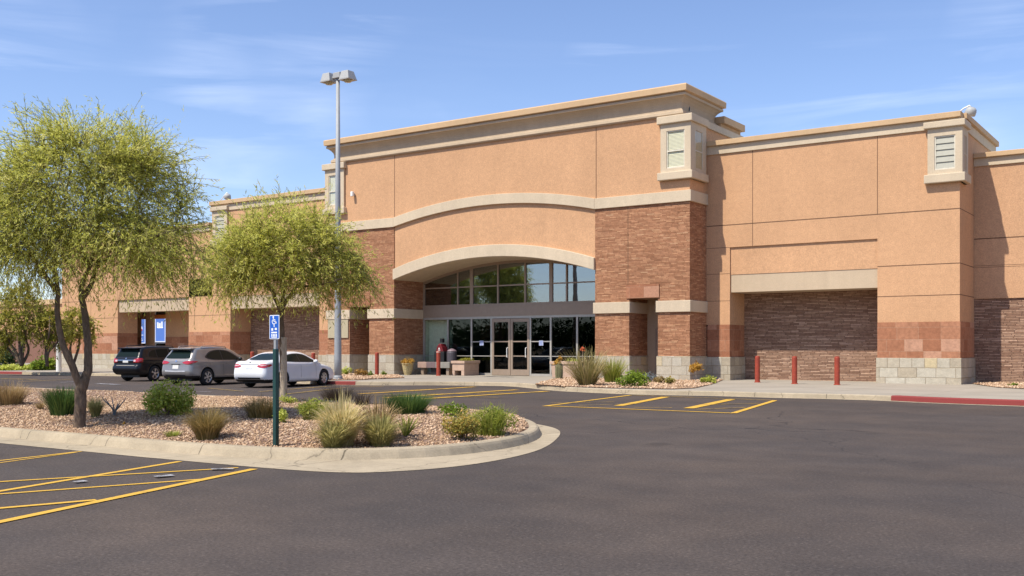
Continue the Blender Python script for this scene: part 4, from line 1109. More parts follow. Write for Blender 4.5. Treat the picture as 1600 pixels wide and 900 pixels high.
# cactus with flower
p = GS(873.5, 592.5); s = depth(p)/F; h = 27*s
ca = thing('cactus', 'ribbed columnar cactus with orange flowers at the end of the trough planter', 'cactus', p)
vs, fs = [], []; n = 28
for j, (rr, z) in enumerate([(.10,-.02),(.15,.05),(.165,.3),(.16,.6),(.135,h-.12),(.08,h-.03),(.02,h)]):
    for k in range(n):
        a = 2*math.pi*k/n; q = rr*(1+(.13 if k % 2 else -.10))
        vs.append((q*math.cos(a), q*math.sin(a), z))
for j in range(6):
    for k in range(n): fs.append((j*n+k, j*n+(k+1) % n, (j+1)*n+(k+1) % n, (j+1)*n+k))
cb = obj('body', MB().add(vs, fs), plain('cactus_green', (.17,.16,.075), .8), ca)
v, f, r_ = shrubleaf(60, 9*s*2, 8*s, .16, .45, lumps=3); v[:,2] += h-.12; v[:,0] -= .1
arrays('flower', v, f, M['flower'], ca, rnd=r_)
v, f, r_ = shrubleaf(40, 4*s*2, 8*s, .16, .45, lumps=3); v[:,2] += h+.08; v[:,0] += .06
arrays('flower', v, f, M['flower'], ca, rnd=r_)
# planted tops
def ontop(parent_loc, dz, w, h, mat, label, cat, n=300, ls=.08, name='plant'):
    v, f, r_ = shrubleaf(n, w, h, ls, .45); o = arrays(name, v, f, M[mat], rnd=r_); o.location = (parent_loc[0], parent_loc[1], parent_loc[2]+dz); return tag(o, label, cat)
ontop(pA.location, .70, 1.0, .26, 'leaf_yel', 'yellow-green low plant filling the square planter by the doors', 'plant', 420)
ontop(pB.location + Vector((.35,0,0)), .72, 1.0, .28, 'leaf_shrub', 'sparse green plant in the long trough planter', 'plant', 160)
ontop(pp, .52, .95, .42, 'flower', 'yellow flowers heaped in the woven pot', 'flowers', 420, .09, 'flowers')
p = GS(909, 590); p.y = 43.2; p.x = XY(910, 43.2)
rf = thing('red_flower', 'red flower spike rising behind the tall spiky grass', 'flower', p)
obj('stem', MB().tube([(0,0,0),(.03,0,.7),(0,0,1.35)], .02, 6), M['bark_pale'], rf)
v, f, r_ = shrubleaf(40, .28, .3, .11, .5, lumps=3); v[:,2] += 1.2; arrays('blossom', v, f, M['flower_red'], rf, rnd=r_)

# ================================================================== TREES
def cat3(pts, n=5): return crom([Vector(p) for p in pts], n)
def grow(base, limbs, lobes, nb, nt, leaf, lw, lpt, droop, leafmat, barkmat, label, cat, name='tree', group=None, twl=(.45,.95), extra=None, seed=1, low=.0, up=.5, rmin=.006):
    """limbs: list of (points, r0, r1); lobes: ellipsoids (centre, radii) that the branches fill"""
    g = np.random.default_rng(seed)
    t = thing(name, label, cat, base, 0, group); b0 = Vector(base)
    mb = MB(); mt = MB(); nodes, nrad, ndir = [], [], []
    def addlimb(pts, r0, r1, sides):
        m = len(pts); rad = [r0+(r1-r0)*(i/(m-1))**.8 for i in range(m)]
        (mb if sides > 5 else mt).tube(pts, rad, sides)
        for i, p in enumerate(pts):
            if i >= m*.25: nodes.append(tuple(p)); nrad.append(rad[i]); ndir.append(tuple((pts[min(i+1,m-1)]-pts[max(i-1,0)]).normalized()))
    for pts, r0, r1 in limbs:
        q = [p+Vector(g.normal(0, r0*.06, 3)) if 0 < i < len(pts)*5-6 else p for i, p in enumerate(cat3(pts, 5))]
        addlimb(q, r0, r1, 10)
    L = [(Vector(c), Vector(r)) for c, r in lobes]
    vol = np.array([r.x*r.y*r.z for c, r in L]); vol = vol/vol.sum()
    def sample(rin):
        c, r = L[g.choice(len(L), p=vol)]; u = unit(g.normal(size=3)); k = rin+(1-rin)*g.random()**.5
        return Vector((c.x+u[0]*k*r.x, c.y+u[1]*k*r.y, c.z+u[2]*k*r.z))
    cen = sum((c*float(v) for (c, r), v in zip(L, vol)), Vector((0,0,0)))
    tg = [sample(.3) for _ in range(nb)]
    o0 = Vector(nodes[0]); tg.sort(key=lambda p: (p-o0).length)
    for p in tg:
        N = np.array(nodes); d = np.linalg.norm(N-np.array(p), axis=1)
        # prefer a node below the target
        d = d+np.maximum(0, N[:,2]-p.z)*.8
        k = int(np.argmin(d)); a = Vector(nodes[k]); v = p-a
        if v.length < .12: continue
        dr = (Vector(ndir[k])*.6+v.normalized()*.6+Vector((0,0,.15))).normalized()
        pts = []
        m = max(4, min(9, int(v.length/.16)))
        for i in range(m+1):
            s = i/m; h1 = a+dr*(v.length*.4); q = a*(1-s)**2+h1*2*s*(1-s)+p*s*s
            pts.append(q+Vector(g.normal(0, .018*v.length, 3)) if 0 < i < m else q)
        r0 = min(nrad[k]*.62, .012+.018*v.length); addlimb(pts, r0, max(.004, r0*.35), 5)
    # twigs and leaves
    N = np.array(nodes); NR = np.array(nrad)
    thin = np.where(NR < max(.03, np.percentile(NR, 55)))[0]
    Vl, Rl = [], []
    cz = cen.z; zr = max(c.z+r.z for c, r in L)-min(c.z-r.z for c, r in L)
    for i in range(nt):
        p = sample(.55 if i % 3 else .15)
        c = g.choice(thin, 40); k = c[np.argmin(np.linalg.norm(N[c]-np.array(p), axis=1))]
        a = Vector(N[k]); v = p-a; ln = g.uniform(*twl)
        rel = (a.z-cz)/(zr*.5)
        if v.length < .05: continue
        d = (v.normalized()+Vector(g.normal(0,.35,3))+Vector((0,0,up*rel+.15))).normalized()
        outw = Vector((a.x-cen.x, a.y-cen.y, 0)); outw = outw.normalized() if outw.length > .01 else outw
        d = (d+outw*.35).normalized()
        dr = droop*(1.0-.75*max(-.4, min(1, rel)))
        pts = [a]
        for s in (.33,.66,1.0):
            pts.append(a+d*(ln*s)+Vector((0,0,-dr*ln*s*s))+Vector(g.normal(0,.02,3)))
        if i % 2 == 0: mt.tube(pts, [rmin, rmin*.8, rmin*.6, rmin*.4], 3, cap=False)
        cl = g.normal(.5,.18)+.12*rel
        P4 = np.array([tuple(q) for q in pts])
        m = lpt; s = g.uniform(.12,1.02,m)*3; j = np.minimum(2, s.astype(int)); f = (s-j)[:,None]
        C = P4[j]*(1-f)+P4[j+1]*f; T = unit(P4[j+1]-P4[j])
        sd = unit(np.cross(T, g.normal(size=(m,3)))); D = unit(T*.9+sd*.65+np.array([0,0,-.2*droop])); l = leaf*g.uniform(.55,1.35,m)
        C = C+D*l[:,None]*.5; S2 = unit(np.cross(D, g.normal(0,.55,(m,3))+np.array([-.15,-.45,.8])))
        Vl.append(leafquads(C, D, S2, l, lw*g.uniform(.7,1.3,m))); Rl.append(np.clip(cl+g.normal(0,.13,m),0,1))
    M0 = Matrix.Translation(-b0); mb.xf(M0); mt.xf(M0)
    tr = obj('trunk', mb, barkmat, t, smooth=True, fix=False)
    obj('branches', mt, M['bark_green'], t, smooth=True, fix=False)
    V = np.concatenate(Vl)-np.array(b0); r_ = np.concatenate(Rl)
    cr = arrays('crown', V, np.arange(len(V)).reshape(-1,4), leafmat, t, rnd=r_)
    return t
# -- big mesquite in the island: forks low into two leaning limbs
tb = GI(124, 667); D1 = depth(tb); u1 = D1/F
def T1(px, py, dd=0): return PD(px, py, D1+dd)
base1 = Vector((tb.x, tb.y, tb.z-.06))
limbs1 = [([base1, T1(125,640), T1(127,610), T1(129,592)], 18.5*u1*.5, 17*u1*.5),
 ([T1(127,606), T1(112,570,-.1), T1(97,535,-.15), T1(90,492,-.2), T1(90,452,-.2), T1(86,415,-.1), T1(93,370,-.1), T1(100,320,-.1), T1(112,260)], 13*u1*.5, 3*u1*.5),
 ([T1(88,455,-.2), T1(70,430,-.3), T1(52,400,-.3), T1(30,362,-.5), T1(8,335,-.6)], 9*u1*.5, 3*u1*.5),
 ([T1(129,606), T1(138,572,.1), T1(137,530,.15), T1(132,490,.2), T1(127,462,.2), T1(130,438,.2), T1(141,415,.1), T1(150,380), T1(158,320,.1), T1(165,255,.2)], 15*u1*.5, 3*u1*.5),
 ([T1(128,466,.2), T1(141,448,.3), T1(149,420,.4), T1(160,395,.5), T1(190,350,.7), T1(225,300,.8)], 10*u1*.5, 3*u1*.5),
 ([T1(150,418,.4), T1(175,400,-.3), T1(215,380,-.6), T1(262,362,-.8)], 8*u1*.5, 3*u1*.5),
 ([T1(141,415), T1(120,380,.7), T1(90,340,1.1), T1(60,300,1.2)], 7*u1*.5, 3*u1*.5)]
def lobe(px, py, dd, rx, rz, ry=None): return (PD(px, py, D1+dd), Vector((rx*u1, (ry or rx)*u1, rz*u1)))
lobes1 = [lobe(130,300,0,125,92), lobe(50,335,-.4,85,80), lobe(225,300,.3,88,78), lobe(140,245,.1,110,52), lobe(265,380,-.3,72,52), lobe(185,375,-.5,105,42), lobe(60,375,0,85,42), lobe(15,310,.3,70,68), lobe(-25,370,0,50,50)]
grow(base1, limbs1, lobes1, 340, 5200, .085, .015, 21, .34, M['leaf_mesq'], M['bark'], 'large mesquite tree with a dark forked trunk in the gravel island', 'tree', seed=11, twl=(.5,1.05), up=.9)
# -- smaller tree behind the sign
tb = GI(443, 628); D2 = depth(tb); u2 = D2/F
def T2(px, py, dd=0): return PD(px, py, D2+dd)
base2 = Vector((tb.x, tb.y, tb.z-.06))
limbs2 = [([base2, T2(443,600), T2(442,560), T2(440,520), T2(439,492), T2(440,478)], 11*u2*.5, 8.5*u2*.5),
 ([T2(440,486), T2(430,466,-.1), T2(423,448,-.2), T2(408,430,-.3), T2(392,412,-.5), T2(372,385,-.7)], 8*u2*.5, 2*u2*.5),
 ([T2(440,484), T2(443,455), T2(444,430), T2(448,400,.2), T2(450,360,.3)], 7*u2*.5, 2*u2*.5),
 ([T2(440,484), T2(452,464,.1), T2(463,448,.2), T2(485,430,.3), T2(515,405,.5)], 7*u2*.5, 2*u2*.5),
 ([T2(425,455,-.2), T2(412,440,.5), T2(405,400,.7), T2(400,360,.8)], 5*u2*.5, 2*u2*.5),
 ([T2(463,448,.2), T2(500,445,-.4), T2(535,435,-.7)], 4*u2*.5, 2*u2*.5)]
def lobe2(px, py, dd, rx, rz): return (PD(px, py, D2+dd), Vector((rx*u2, rx*u2, rz*u2)))
lobes2 = [lobe2(440,385,0,80,48), lobe2(385,400,-.2,56,42), lobe2(500,400,.2,66,44), lobe2(450,358,0,58,28), lobe2(540,425,0,36,26), lobe2(470,430,-.3,44,20), lobe2(375,430,0,38,18), lobe2(352,408,.2,36,38), lobe2(552,425,.1,30,28)]
t2 = grow(base2, limbs2, lobes2, 240, 2700, .115, .019, 18, .3, M['leaf_mesq'], M['bark'], 'smaller rounded tree behind the blue parking sign, pale lower trunk', 'tree', seed=23, twl=(.5,1.1), up=.9)
zt0, zt1 = base2.z+.05, PD(443,527,D2).z
obj('lower_trunk', MB().tube([(0,0,.05),(0,0,(zt1-zt0)*.5),(-.01,0,zt1-base2.z)], [.088,.084,.08], 14), M['bark_pale'], t2)  # paler sleeve around the lower trunk
# -- three small trees beyond the store corner
def small_tree(px, py, d, crown, leafm, label, seed, nb, nt, ntr, lean):
    g = np.random.default_rng(seed+100)
    b = PD(px, py, d); b.z = max(.0, b.z); u = d/F
    lobes = [(PD(x, y, d+dd), Vector((rx*u, rx*u, rz*u))) for x, y, rx, rz, dd in crown]
    limbs = []
    for i in range(ntr):
        tx, ty = crown[i % len(crown)][0]+g.normal(0, 6), crown[i % len(crown)][1]+g.normal(0, 6)
        dx = (tx-px)*lean
        limbs.append(([b, PD(px+dx*.35+g.normal(0,3), py+(ty-py)*.35, d+g.normal(0,.2)), PD(px+dx*.8, py+(ty-py)*.65, d+g.normal(0,.5)), PD(tx, ty, d+g.normal(0,.6))], 5.5*u*.5, 1.5*u*.5))
    return grow(b, limbs, lobes, nb, nt, .20, .055, 16, .45, leafm, M['bark'], label, 'tree', seed=seed, twl=(.45,.95), rmin=.014, up=1.0)
small_tree(34, 571, 60, [(30,490,36,36,0),(10,505,28,26,.5),(50,505,20,24,-.5),(28,462,26,24,0),(-5,530,24,18,0)], M['leaf_yel'], 'wide grey-green multi-trunk tree at the far left beyond the road', 31, 80, 620, 6, 1.0)
small_tree(74, 572, 60, [(80,508,15,20,0),(74,500,12,15,0),(88,515,9,14,0)], M['leaf_yel'], 'slim yellow-green tree beside the wide multi-trunk tree', 32, 40, 260, 3, 1.0)
small_tree(114, 571, 62, [(120,505,17,17,0),(134,508,13,15,0),(107,512,10,13,0)], M['leaf_yel'], 'small yellowish tree before the store corner, seen behind the big trunk', 33, 40, 260, 2, 1.0)
# low hedges and a white post beyond the road
for px, py, w, h, mt, lab in ((70,572,44,26,'leaf_lime','clipped green hedge below the small trees at the store corner'),(20,576,70,13,'leaf_shrub','low green groundcover hedge under the wide multi-trunk tree'),(-60,570,140,60,'leaf_dark','dark green thicket at the far edge of the road'),(5,566,60,34,'leaf_dark','dark bush hidden behind the wide multi-trunk tree')):
    d = 68 if h < 30 else 84; p = PD(px, py, d); p.z = .0; s = d/F
    v, f, r_ = shrubleaf(1500, w*s, h*s, .22, .5, lumps=14)
    o = arrays('hedge', v, f, M[mt], rnd=r_); o.location = p; tag(o, lab, 'hedge')
p = PD(92, 571, 64); p.z = 0
wp = thing('white_post', 'plain white post beside the small yellowish tree at the store corner', 'post', p)
obj('post', MB().lathe([(.16,0),(.16,1.9),(.13,1.96),(.05,1.99)], 14), M['white'], wp)
obj('base_ring', MB().lathe([(.22,0),(.22,.05),(.17,.07)], 14), M['concrete'], wp)
# trees across the lot behind the camera: they only show as reflections in the glass
src = [o for o in COL.objects if o.type == 'EMPTY' and o.name == 'tree'][0]
for i, (x, y, s, rz) in enumerate([(-80,-24,2.5,.4),(-92,-27,2.5,2.1),(-108,-22,2.5,5.1),(-62,-30,1.4,1.2),(-67,-40,1.35,3.3)]):
    r = src.copy(); COL.objects.link(r); r.location = (x, y, 0); r.scale = (s,)*3; r.rotation_euler = (0,0,rz)
    r['label'] = 'tall mesquite across the lot, mirrored in the upper entrance glass'; r['group'] = 'trees across the lot'
    for ch in list(src.children):
        c = ch.copy(); COL.objects.link(c); c.parent = r

v, f, r_ = [], [], []
for i in range(34):
    a, b_, c = shrubleaf(1800, 16, 7, .55, .6, lumps=8); a[:,0] += -175+i*5; a[:,1] += -70+rng.normal(0,4); v.append(a); f.append(b_); r_.append(c)
v, f, r_ = join(list(zip(v, f, r_)))
kind(arrays('added_treeline', v, f, M['leaf_dark'], rnd=r_), 'stuff')  # row of foliage added out of view to darken reflections in the lower glass
# ================================================================== CARS (x forward, y left, z up)
def sdpoly(P, x, z):
    """signed distance to polygon (numpy), negative inside"""
    P = np.asarray(P, float); n = len(P)
    d = np.full(x.shape, 1e9); s = np.ones(x.shape)
    j = n-1
    for i in range(n):
        ex, ez = P[j]-P[i]; wx, wz = x-P[i,0], z-P[i,1]
        t = np.clip((wx*ex+wz*ez)/(ex*ex+ez*ez), 0, 1)
        bx, bz = wx-ex*t, wz-ez*t
        d = np.minimum(d, bx*bx+bz*bz)
        c1, c2, c3 = z >= P[i,1], z < P[j,1], ex*wz > ez*wx
        s = np.where((c1 & c2 & c3) | (~c1 & ~c2 & ~c3), -s, s)
        j = i
    return s*np.sqrt(d)
def smax(a, b, r):
    """rounded intersection"""
    ua, ub = np.maximum(a+r, 0), np.maximum(b+r, 0)
    return np.minimum(-r, np.maximum(a, b))+np.hypot(ua, ub)
def smin(a, b, k):
    h = np.clip(.5+.5*(b-a)/k, 0, 1); return b*(1-h)+a*h-k*h*(1-h)
def surface_nets(f, lo, hi, h):
    ax = [np.arange(lo[i], hi[i]+h, h) for i in range(3)]
    X, Y, Z = np.meshgrid(*ax, indexing='ij'); Fv = f(X, Y, Z); ins = Fv < 0
    n = np.array(Fv.shape)-1
    cnt = np.zeros(n); acc = np.zeros((*n, 3))
    def cut(a, b):
        sl = tuple(slice(a[i], a[i]+n[i]) for i in range(3)); sm = tuple(slice(b[i], b[i]+n[i]) for i in range(3))
        fa, fb = Fv[sl], Fv[sm]; m = (fa < 0) != (fb < 0)
        t = np.where(m, fa/np.where(m, fa-fb, 1), 0)
        for i, A in enumerate((X, Y, Z)): acc[..., i] += np.where(m, A[sl]+(A[sm]-A[sl])*t, 0)
        cnt[...] += m
    for i in range(3):
        o = [k for k in range(3) if k != i]
        for p in (0,1):
            for q in (0,1):
                a = [0,0,0]; a[o[0]] = p; a[o[1]] = q; b = list(a); b[i] = 1; cut(a, b)
    act = cnt > 0; idx = -np.ones(n, int); idx[act] = np.arange(act.sum())
    V = acc[act]/cnt[act][:, None]
    Q = []
    for i in range(3):
        j, k = [(1,2),(2,0),(0,1)][i]
        sa = [slice(None)]*3; sb = [slice(None)]*3; sa[i] = slice(0,-1); sb[i] = slice(1,None)
        ch = ins[tuple(sa)] != ins[tuple(sb)]
        I = np.argwhere(ch); I = I[(I[:,j] > 0) & (I[:,k] > 0) & (I[:,j] < n[j]) & (I[:,k] < n[k])]
        ej = np.zeros(3,int); ej[j] = 1; ek = np.zeros(3,int); ek[k] = 1
        q = np.stack([idx[tuple((I-ej-ek).T)], idx[tuple((I-ek).T)], idx[tuple(I.T)], idx[tuple((I-ej).T)]], 1)
        fl = ~ins[tuple(I.T)]; q[fl] = q[fl][:, ::-1]; Q.append(q)
    return V, np.concatenate(Q)
def make_car(name, label, cat, loc, rz, spec):
    t = thing(name, label, cat, loc, rz, None)
    L, W = spec['L'], spec['W']; low, gh = spec['low'], spec['gh']
    belt, roofz = spec['belt'], spec['roof']; Rw, ra = spec['wr'], spec['ar']; wx = spec['wx']
    lowP = np.array([(p.x, p.y) for p in crom(low, 5, True)]); ghP = np.array([(p.x, p.y) for p in crom(gh, 5, True)])
    def f(x, y, z):
        ay = np.abs(y); u = (x-L/2)/(L/2)
        plan = W*(1-.045*np.abs(u)**3-.10*np.clip((np.abs(u)-.72)/.28, 0, 1)**2.2)
        tb = np.clip((z-.42)/.5, -1, 1)
        wl = plan*(1-.035*tb**2) - .012*np.exp(-((z-spec['crease'])/.035)**2)*0
        a = smax(sdpoly(lowP, x, z), ay-wl, spec.get('rl', .13))
        wg = plan*(.955-(1-spec['tum'])*np.clip((z-belt)/(roofz-belt), -.2, 1.1))
        b = smax(sdpoly(ghP, x, z), (ay-wg)*.93, spec.get('rg', .10))
        g = smin(a, b, .05)
        for w in wx:
            c = np.hypot(x-w, z-Rw)-ra
            g = np.maximum(g, -np.maximum(c, W*.62-ay))
        return g
    V, Q = surface_nets(f, (-.12, -W-.1, .1), (L+.12, W+.1, roofz+.12), .038)
    e = 1e-3
    def grad(V):
        x, y, z = V.T
        return np.stack([f(x+e,y,z)-f(x-e,y,z), f(x,y+e,z)-f(x,y-e,z), f(x,y,z+e)-f(x,y,z-e)], 1)/(2*e)
    for _ in range(3):
        d = f(*V.T); g = grad(V); gg = (g*g).sum(1)
        V = V-np.clip(d/np.maximum(gg, .2), -.03, .03)[:,None]*g
    C = V[Q].mean(1)
    inw = np.zeros(len(C), bool)
    for w in wx: inw |= (np.hypot(C[:,0]-w, C[:,2]-Rw) < ra+.012) & (np.abs(C[:,1]) < W*.97) & (C[:,2] < Rw+ra)
    arch = np.zeros(len(C), bool)
    if spec.get('clad'):
        for w in wx: arch |= (np.hypot(C[:,0]-w, C[:,2]-Rw) < ra+.07)
    dark = inw | (C[:,2] < spec['skirt'](C[:,0])) | arch
    body = arrays('body', V, Q, [spec['paint'], M['black']], t, smooth=True)
    body.data.polygons.foreach_set('material_index', dark.astype(np.int32)); body.data.update()
    # patches laid on the body skin
    def patch(nm, poly, plane, mat, off=.006, parent=None, side=1, h=.06, thick=True):
        bm = bmesh.new(); vs = [bm.verts.new((a, b, 0)) for a, b in poly]; bm.faces.new(vs)
        A = np.array(poly)
        for ax in (0,1):
            for c in np.arange(A[:,ax].min()+h, A[:,ax].max(), h):
                co = [0,0,0]; co[ax] = c; no = [0,0,0]; no[ax] = 1
                bmesh.ops.bisect_plane(bm, geom=bm.verts[:]+bm.edges[:]+bm.faces[:], plane_co=co, plane_no=no)
        P = np.array([tuple(v.co) for v in bm.verts])
        if plane == 'side':       # a=x b=z, searched along y
            mk = lambda s: (P[:,0], side*s, P[:,1]); lo_, hi_ = np.zeros(len(P)), np.full(len(P), W+.3)
        elif plane == 'rear':     # a=y b=z, searched along x from behind
            mk = lambda s: (s, P[:,0], P[:,1]); lo_, hi_ = np.full(len(P), L*.45), np.full(len(P), -.3)
        elif plane == 'front':
            mk = lambda s: (s, P[:,0], P[:,1]); lo_, hi_ = np.full(len(P), L*.6), np.full(len(P), L+.3)
        elif plane == 'top':
            mk = lambda s: (P[:,0], P[:,1], s); lo_, hi_ = np.full(len(P), .6), np.full(len(P), roofz+.3)
        for _ in range(34):
            md = (lo_+hi_)/2; v = f(*mk(md)); lo_ = np.where(v < 0, md, lo_); hi_ = np.where(v < 0, hi_, md)
        S = np.stack(np.broadcast_arrays(*mk((lo_+hi_)/2)), 1); g = unit(grad(S)); S = S+g*off
        for v, c in zip(bm.verts, S): v.co = c
        me = bpy.data.meshes.new(nm); bmesh.ops.recalc_face_normals(bm, faces=bm.faces)
        bm.normal_update()
        fc = [fa for fa in bm.faces]
        if fc:
            k = fc[0].calc_center_median(); gr = grad(np.array([tuple(k)]))[0]
            if fc[0].normal.dot(Vector(gr)) < 0: bmesh.ops.reverse_faces(bm, faces=bm.faces[:])
        bm.to_mesh(me); bm.free()
        return link(nm, me, parent or t, [mat], True)
    gl = spec['glass']
    def inflate(poly, d):
        A = np.array(poly); c = A.mean(0); return [tuple(c+(p-c)*(1+d/np.linalg.norm(p-c))) for p in A]
    for s in (-1, 1):
        patch('window_surround', spec['dlo'], 'side', M['black'], .003, side=s)
        for w in spec['sidew']: patch('window', w, 'side', gl, .007, side=s)
        for (x0, z0, x1, z1) in spec['seams']:
            d = Vector((x1-x0, z1-z0)).normalized(); n = Vector((-d.y, d.x))*.006
            patch('door_seam', [(x0+n.x, z0+n.y),(x0-n.x, z0-n.y),(x1-n.x, z1-n.y),(x1+n.x, z1+n.y)], 'side', M['black'], .002, side=s, h=.12)
        for hx, hz in spec['handles']:
            yy = W*.975
            obj('door_handle', MB().box(hx-.10, hx+.10, s*yy-.03 if s > 0 else s*yy-.012, s*yy+.012 if s > 0 else s*yy+.03, hz-.014, hz+.014), spec['trim'], t, bevel=.008)
        m0 = MB().lathe([(.02,-.10),(.08,-.085),(.105,-.02),(.105,.05),(.07,.09),(.02,.10)], 12)
        mx, mz = spec['mirror']
        m0.xf(Matrix.Translation((mx, s*(W+.07), mz)) @ Matrix.Diagonal((.75,.95,.78,1)) @ Matrix.Rotation(R(90), 4, 'X'))
        obj('mirror', m0, spec['mirmat'], t, smooth=True)
    patch('rear_window', spec['rearw'], 'rear', gl, .006)
    patch('windscreen', spec['frontw'], 'front', gl, .006)
    for s in (-1, 1):
        tl = patch('tail_light', [(s*a, b) for a, b in spec['tail']], 'rear', M['taillight'], .010, h=.035)
        patch('side_lens', spec['tailside'], 'side', M['taillight'], .010, parent=tl, side=s, h=.035)
        if spec.get('tailwhite'): patch('reverse_lens', [(s*a, b) for a, b in spec['tailwhite']], 'rear', M['taillens'], .014, parent=tl, h=.03)
        patch('headlight', [(s*a, b) for a, b in spec['head']], 'front', M['headlight'], .010, h=.04)
        if spec.get('reflector'): patch('reflector', [(s*a, b) for a, b in spec['reflector']], 'rear', M['taillight'], .008, h=.05)
    for nm, poly, mat in spec['rear']: patch(nm, poly, 'rear', mat, .009, h=.05)
    # wheels
    for w in wx:
        for s in (-1, 1):
            wh = bpy.data.objects.new('wheel', None); COL.objects.link(wh); wh.parent = t; wh.location = (w, s*(W-.125), Rw); wh.empty_display_size = .1
            tw = .115
            obj('tyre', MB().lathe([(Rw*.66,-tw),(Rw*.90,-tw),(Rw*.975,-tw*.82),(Rw,-tw*.4),(Rw,tw*.4),(Rw*.975,tw*.82),(Rw*.90,tw),(Rw*.66,tw),(Rw*.66,-tw)], 32, axis='y', cap=False), M['tyre'], wh, smooth=True)
            rim = MB(); o = s*(tw-.012)
            rim.lathe([(Rw*.60, o-.03),(Rw*.68, o-.004),(Rw*.68, o+.004),(Rw*.60,o-.012)] if s > 0 else [(Rw*.60,o+.012),(Rw*.68,o-.004),(Rw*.68,o+.004),(Rw*.60,o+.03)], 28, axis='y', cap=False)
            rim.lathe([(.005,o-.03),(.07,o-.03),(.07,o-.006),(.05,o+.0),(.005,o)] if s > 0 else [(.005,o),(.05,o),(.07,o+.006),(.07,o+.03),(.005,o+.03)], 14, axis='y')
            ns = spec['spokes']
            for k in range(ns):
                a = 2*math.pi*k/ns+.2
                for da in ((-.13, .13) if spec.get('twin') else (0,)):
                    c0, s0, c1, s1 = math.cos(a+da*.4), math.sin(a+da*.4), math.cos(a+da), math.sin(a+da)
                    hw = .020 if spec.get('twin') else .032
                    p0 = Vector((c0*.055, 0, s0*.055)); p1 = Vector((c1*Rw*.64, 0, s1*Rw*.64)); n = Vector((-s1, 0, c1))*hw
                    y0, y1 = o-s*.028, o-s*.002
                    q = [p0+n*.8, p0-n*.8, p1-n, p1+n]
                    rim.add([(v.x, y0, v.z) for v in q]+[(v.x, y1, v.z) for v in q], [(0,1,2,3),(7,6,5,4),(0,4,5,1),(1,5,6,2),(2,6,7,3),(3,7,4,0)])
            obj('rim', rim, spec['rim'], wh)
            obj('brake_disc', MB().lathe([(.02,o-s*.05-.005),(Rw*.62,o-s*.05-.005),(Rw*.62,o-s*.05+.005),(.02,o-s*.05+.005)], 20, axis='y'), M['dark_metal'], wh)
    fl = MB().box(.35, L-.35, -W*.62, W*.62, .19, .34)
    obj('underbody', fl, M['black'], t)
    if spec.get('rails'):
        x0, x1, z = spec['rails']
        for s in (-1, 1):
            y = s*W*.66
            obj('roof_rail', MB().tube([(x0,y,z-.05),(x0+.1,y,z+.02),((x0+x1)/2,y,z+.045),(x1-.1,y,z+.0),(x1,y,z-.07)], .018, 8), spec['trim'], t, smooth=True)
    if spec.get('spoiler'): obj('spoiler', MB().add(*spec['spoiler']), spec['paint2'], t, bevel=.015)
    if spec.get('wiper'):
        a, b = spec['wiper']; obj('wiper', MB().tube([a, b], .012, 5), M['black'], t)
    return t
def carpaint(name, c, metal=0, rough=.25, coat=.8):
    t = NT(name); p = t.obco(); n = t.noise(p, 3, 4)
    k = t.maprange(t.node('ShaderNodeSeparateXYZ', {0: p}).outputs[2], .2, .55, .80, 1)
    x = t.node('ShaderNodeVectorMath', {0: c, 'Scale': t.maprange(n, .3, .7, .96, 1.04)}, operation='SCALE')
    t.P(Base_Color=x.outputs[0], Roughness=rough, Metallic=metal); t.set(t.b, 'Specular IOR Level', .25); t.set(t.b, 'Coat Weight', coat); t.set(t.b, 'Coat Roughness', .04); return t.m
M['p_white'] = carpaint('white_car_paint', (.74,.74,.75))
M['p_black'] = carpaint('black_car_paint', (.006,.007,.010), 0, .3, .35)
M['p_grey'] = carpaint('champagne_car_paint', (.275,.258,.245), .45, .34)
M['tyre'] = plain('tyre_rubber', (.016,.016,.016), .85)
M['dark_metal'] = plain('dark_metal', (.06,.06,.06), .5, .5)
M['rim'] = plain('alloy_rim', (.55,.55,.56), .32, .75, .05)
M['chrome'] = plain('chrome', (.7,.7,.7), .12, 1, .02)
M['plate'] = plain('number_plate', (.66,.64,.60), .5, 0, .05)
M['carglass'] = plain('car_glass', (.010,.017,.014), .08, 0, .02, spec=.12)
t = NT('tail_light_red'); t.P(Base_Color=(.42,.008,.014,1), Roughness=.12); t.set(t.b, 'Coat Weight', 1.0); M['taillight'] = t.m
M['taillens'] = plain('tail_lens_white', (.62,.45,.45), .15)
M['headlight'] = plain('headlight_lens', (.5,.52,.55), .08, .3)
def ellipse_ish(pts, n=4): return [(p.x, p.y) for p in crom(pts, n, True)]
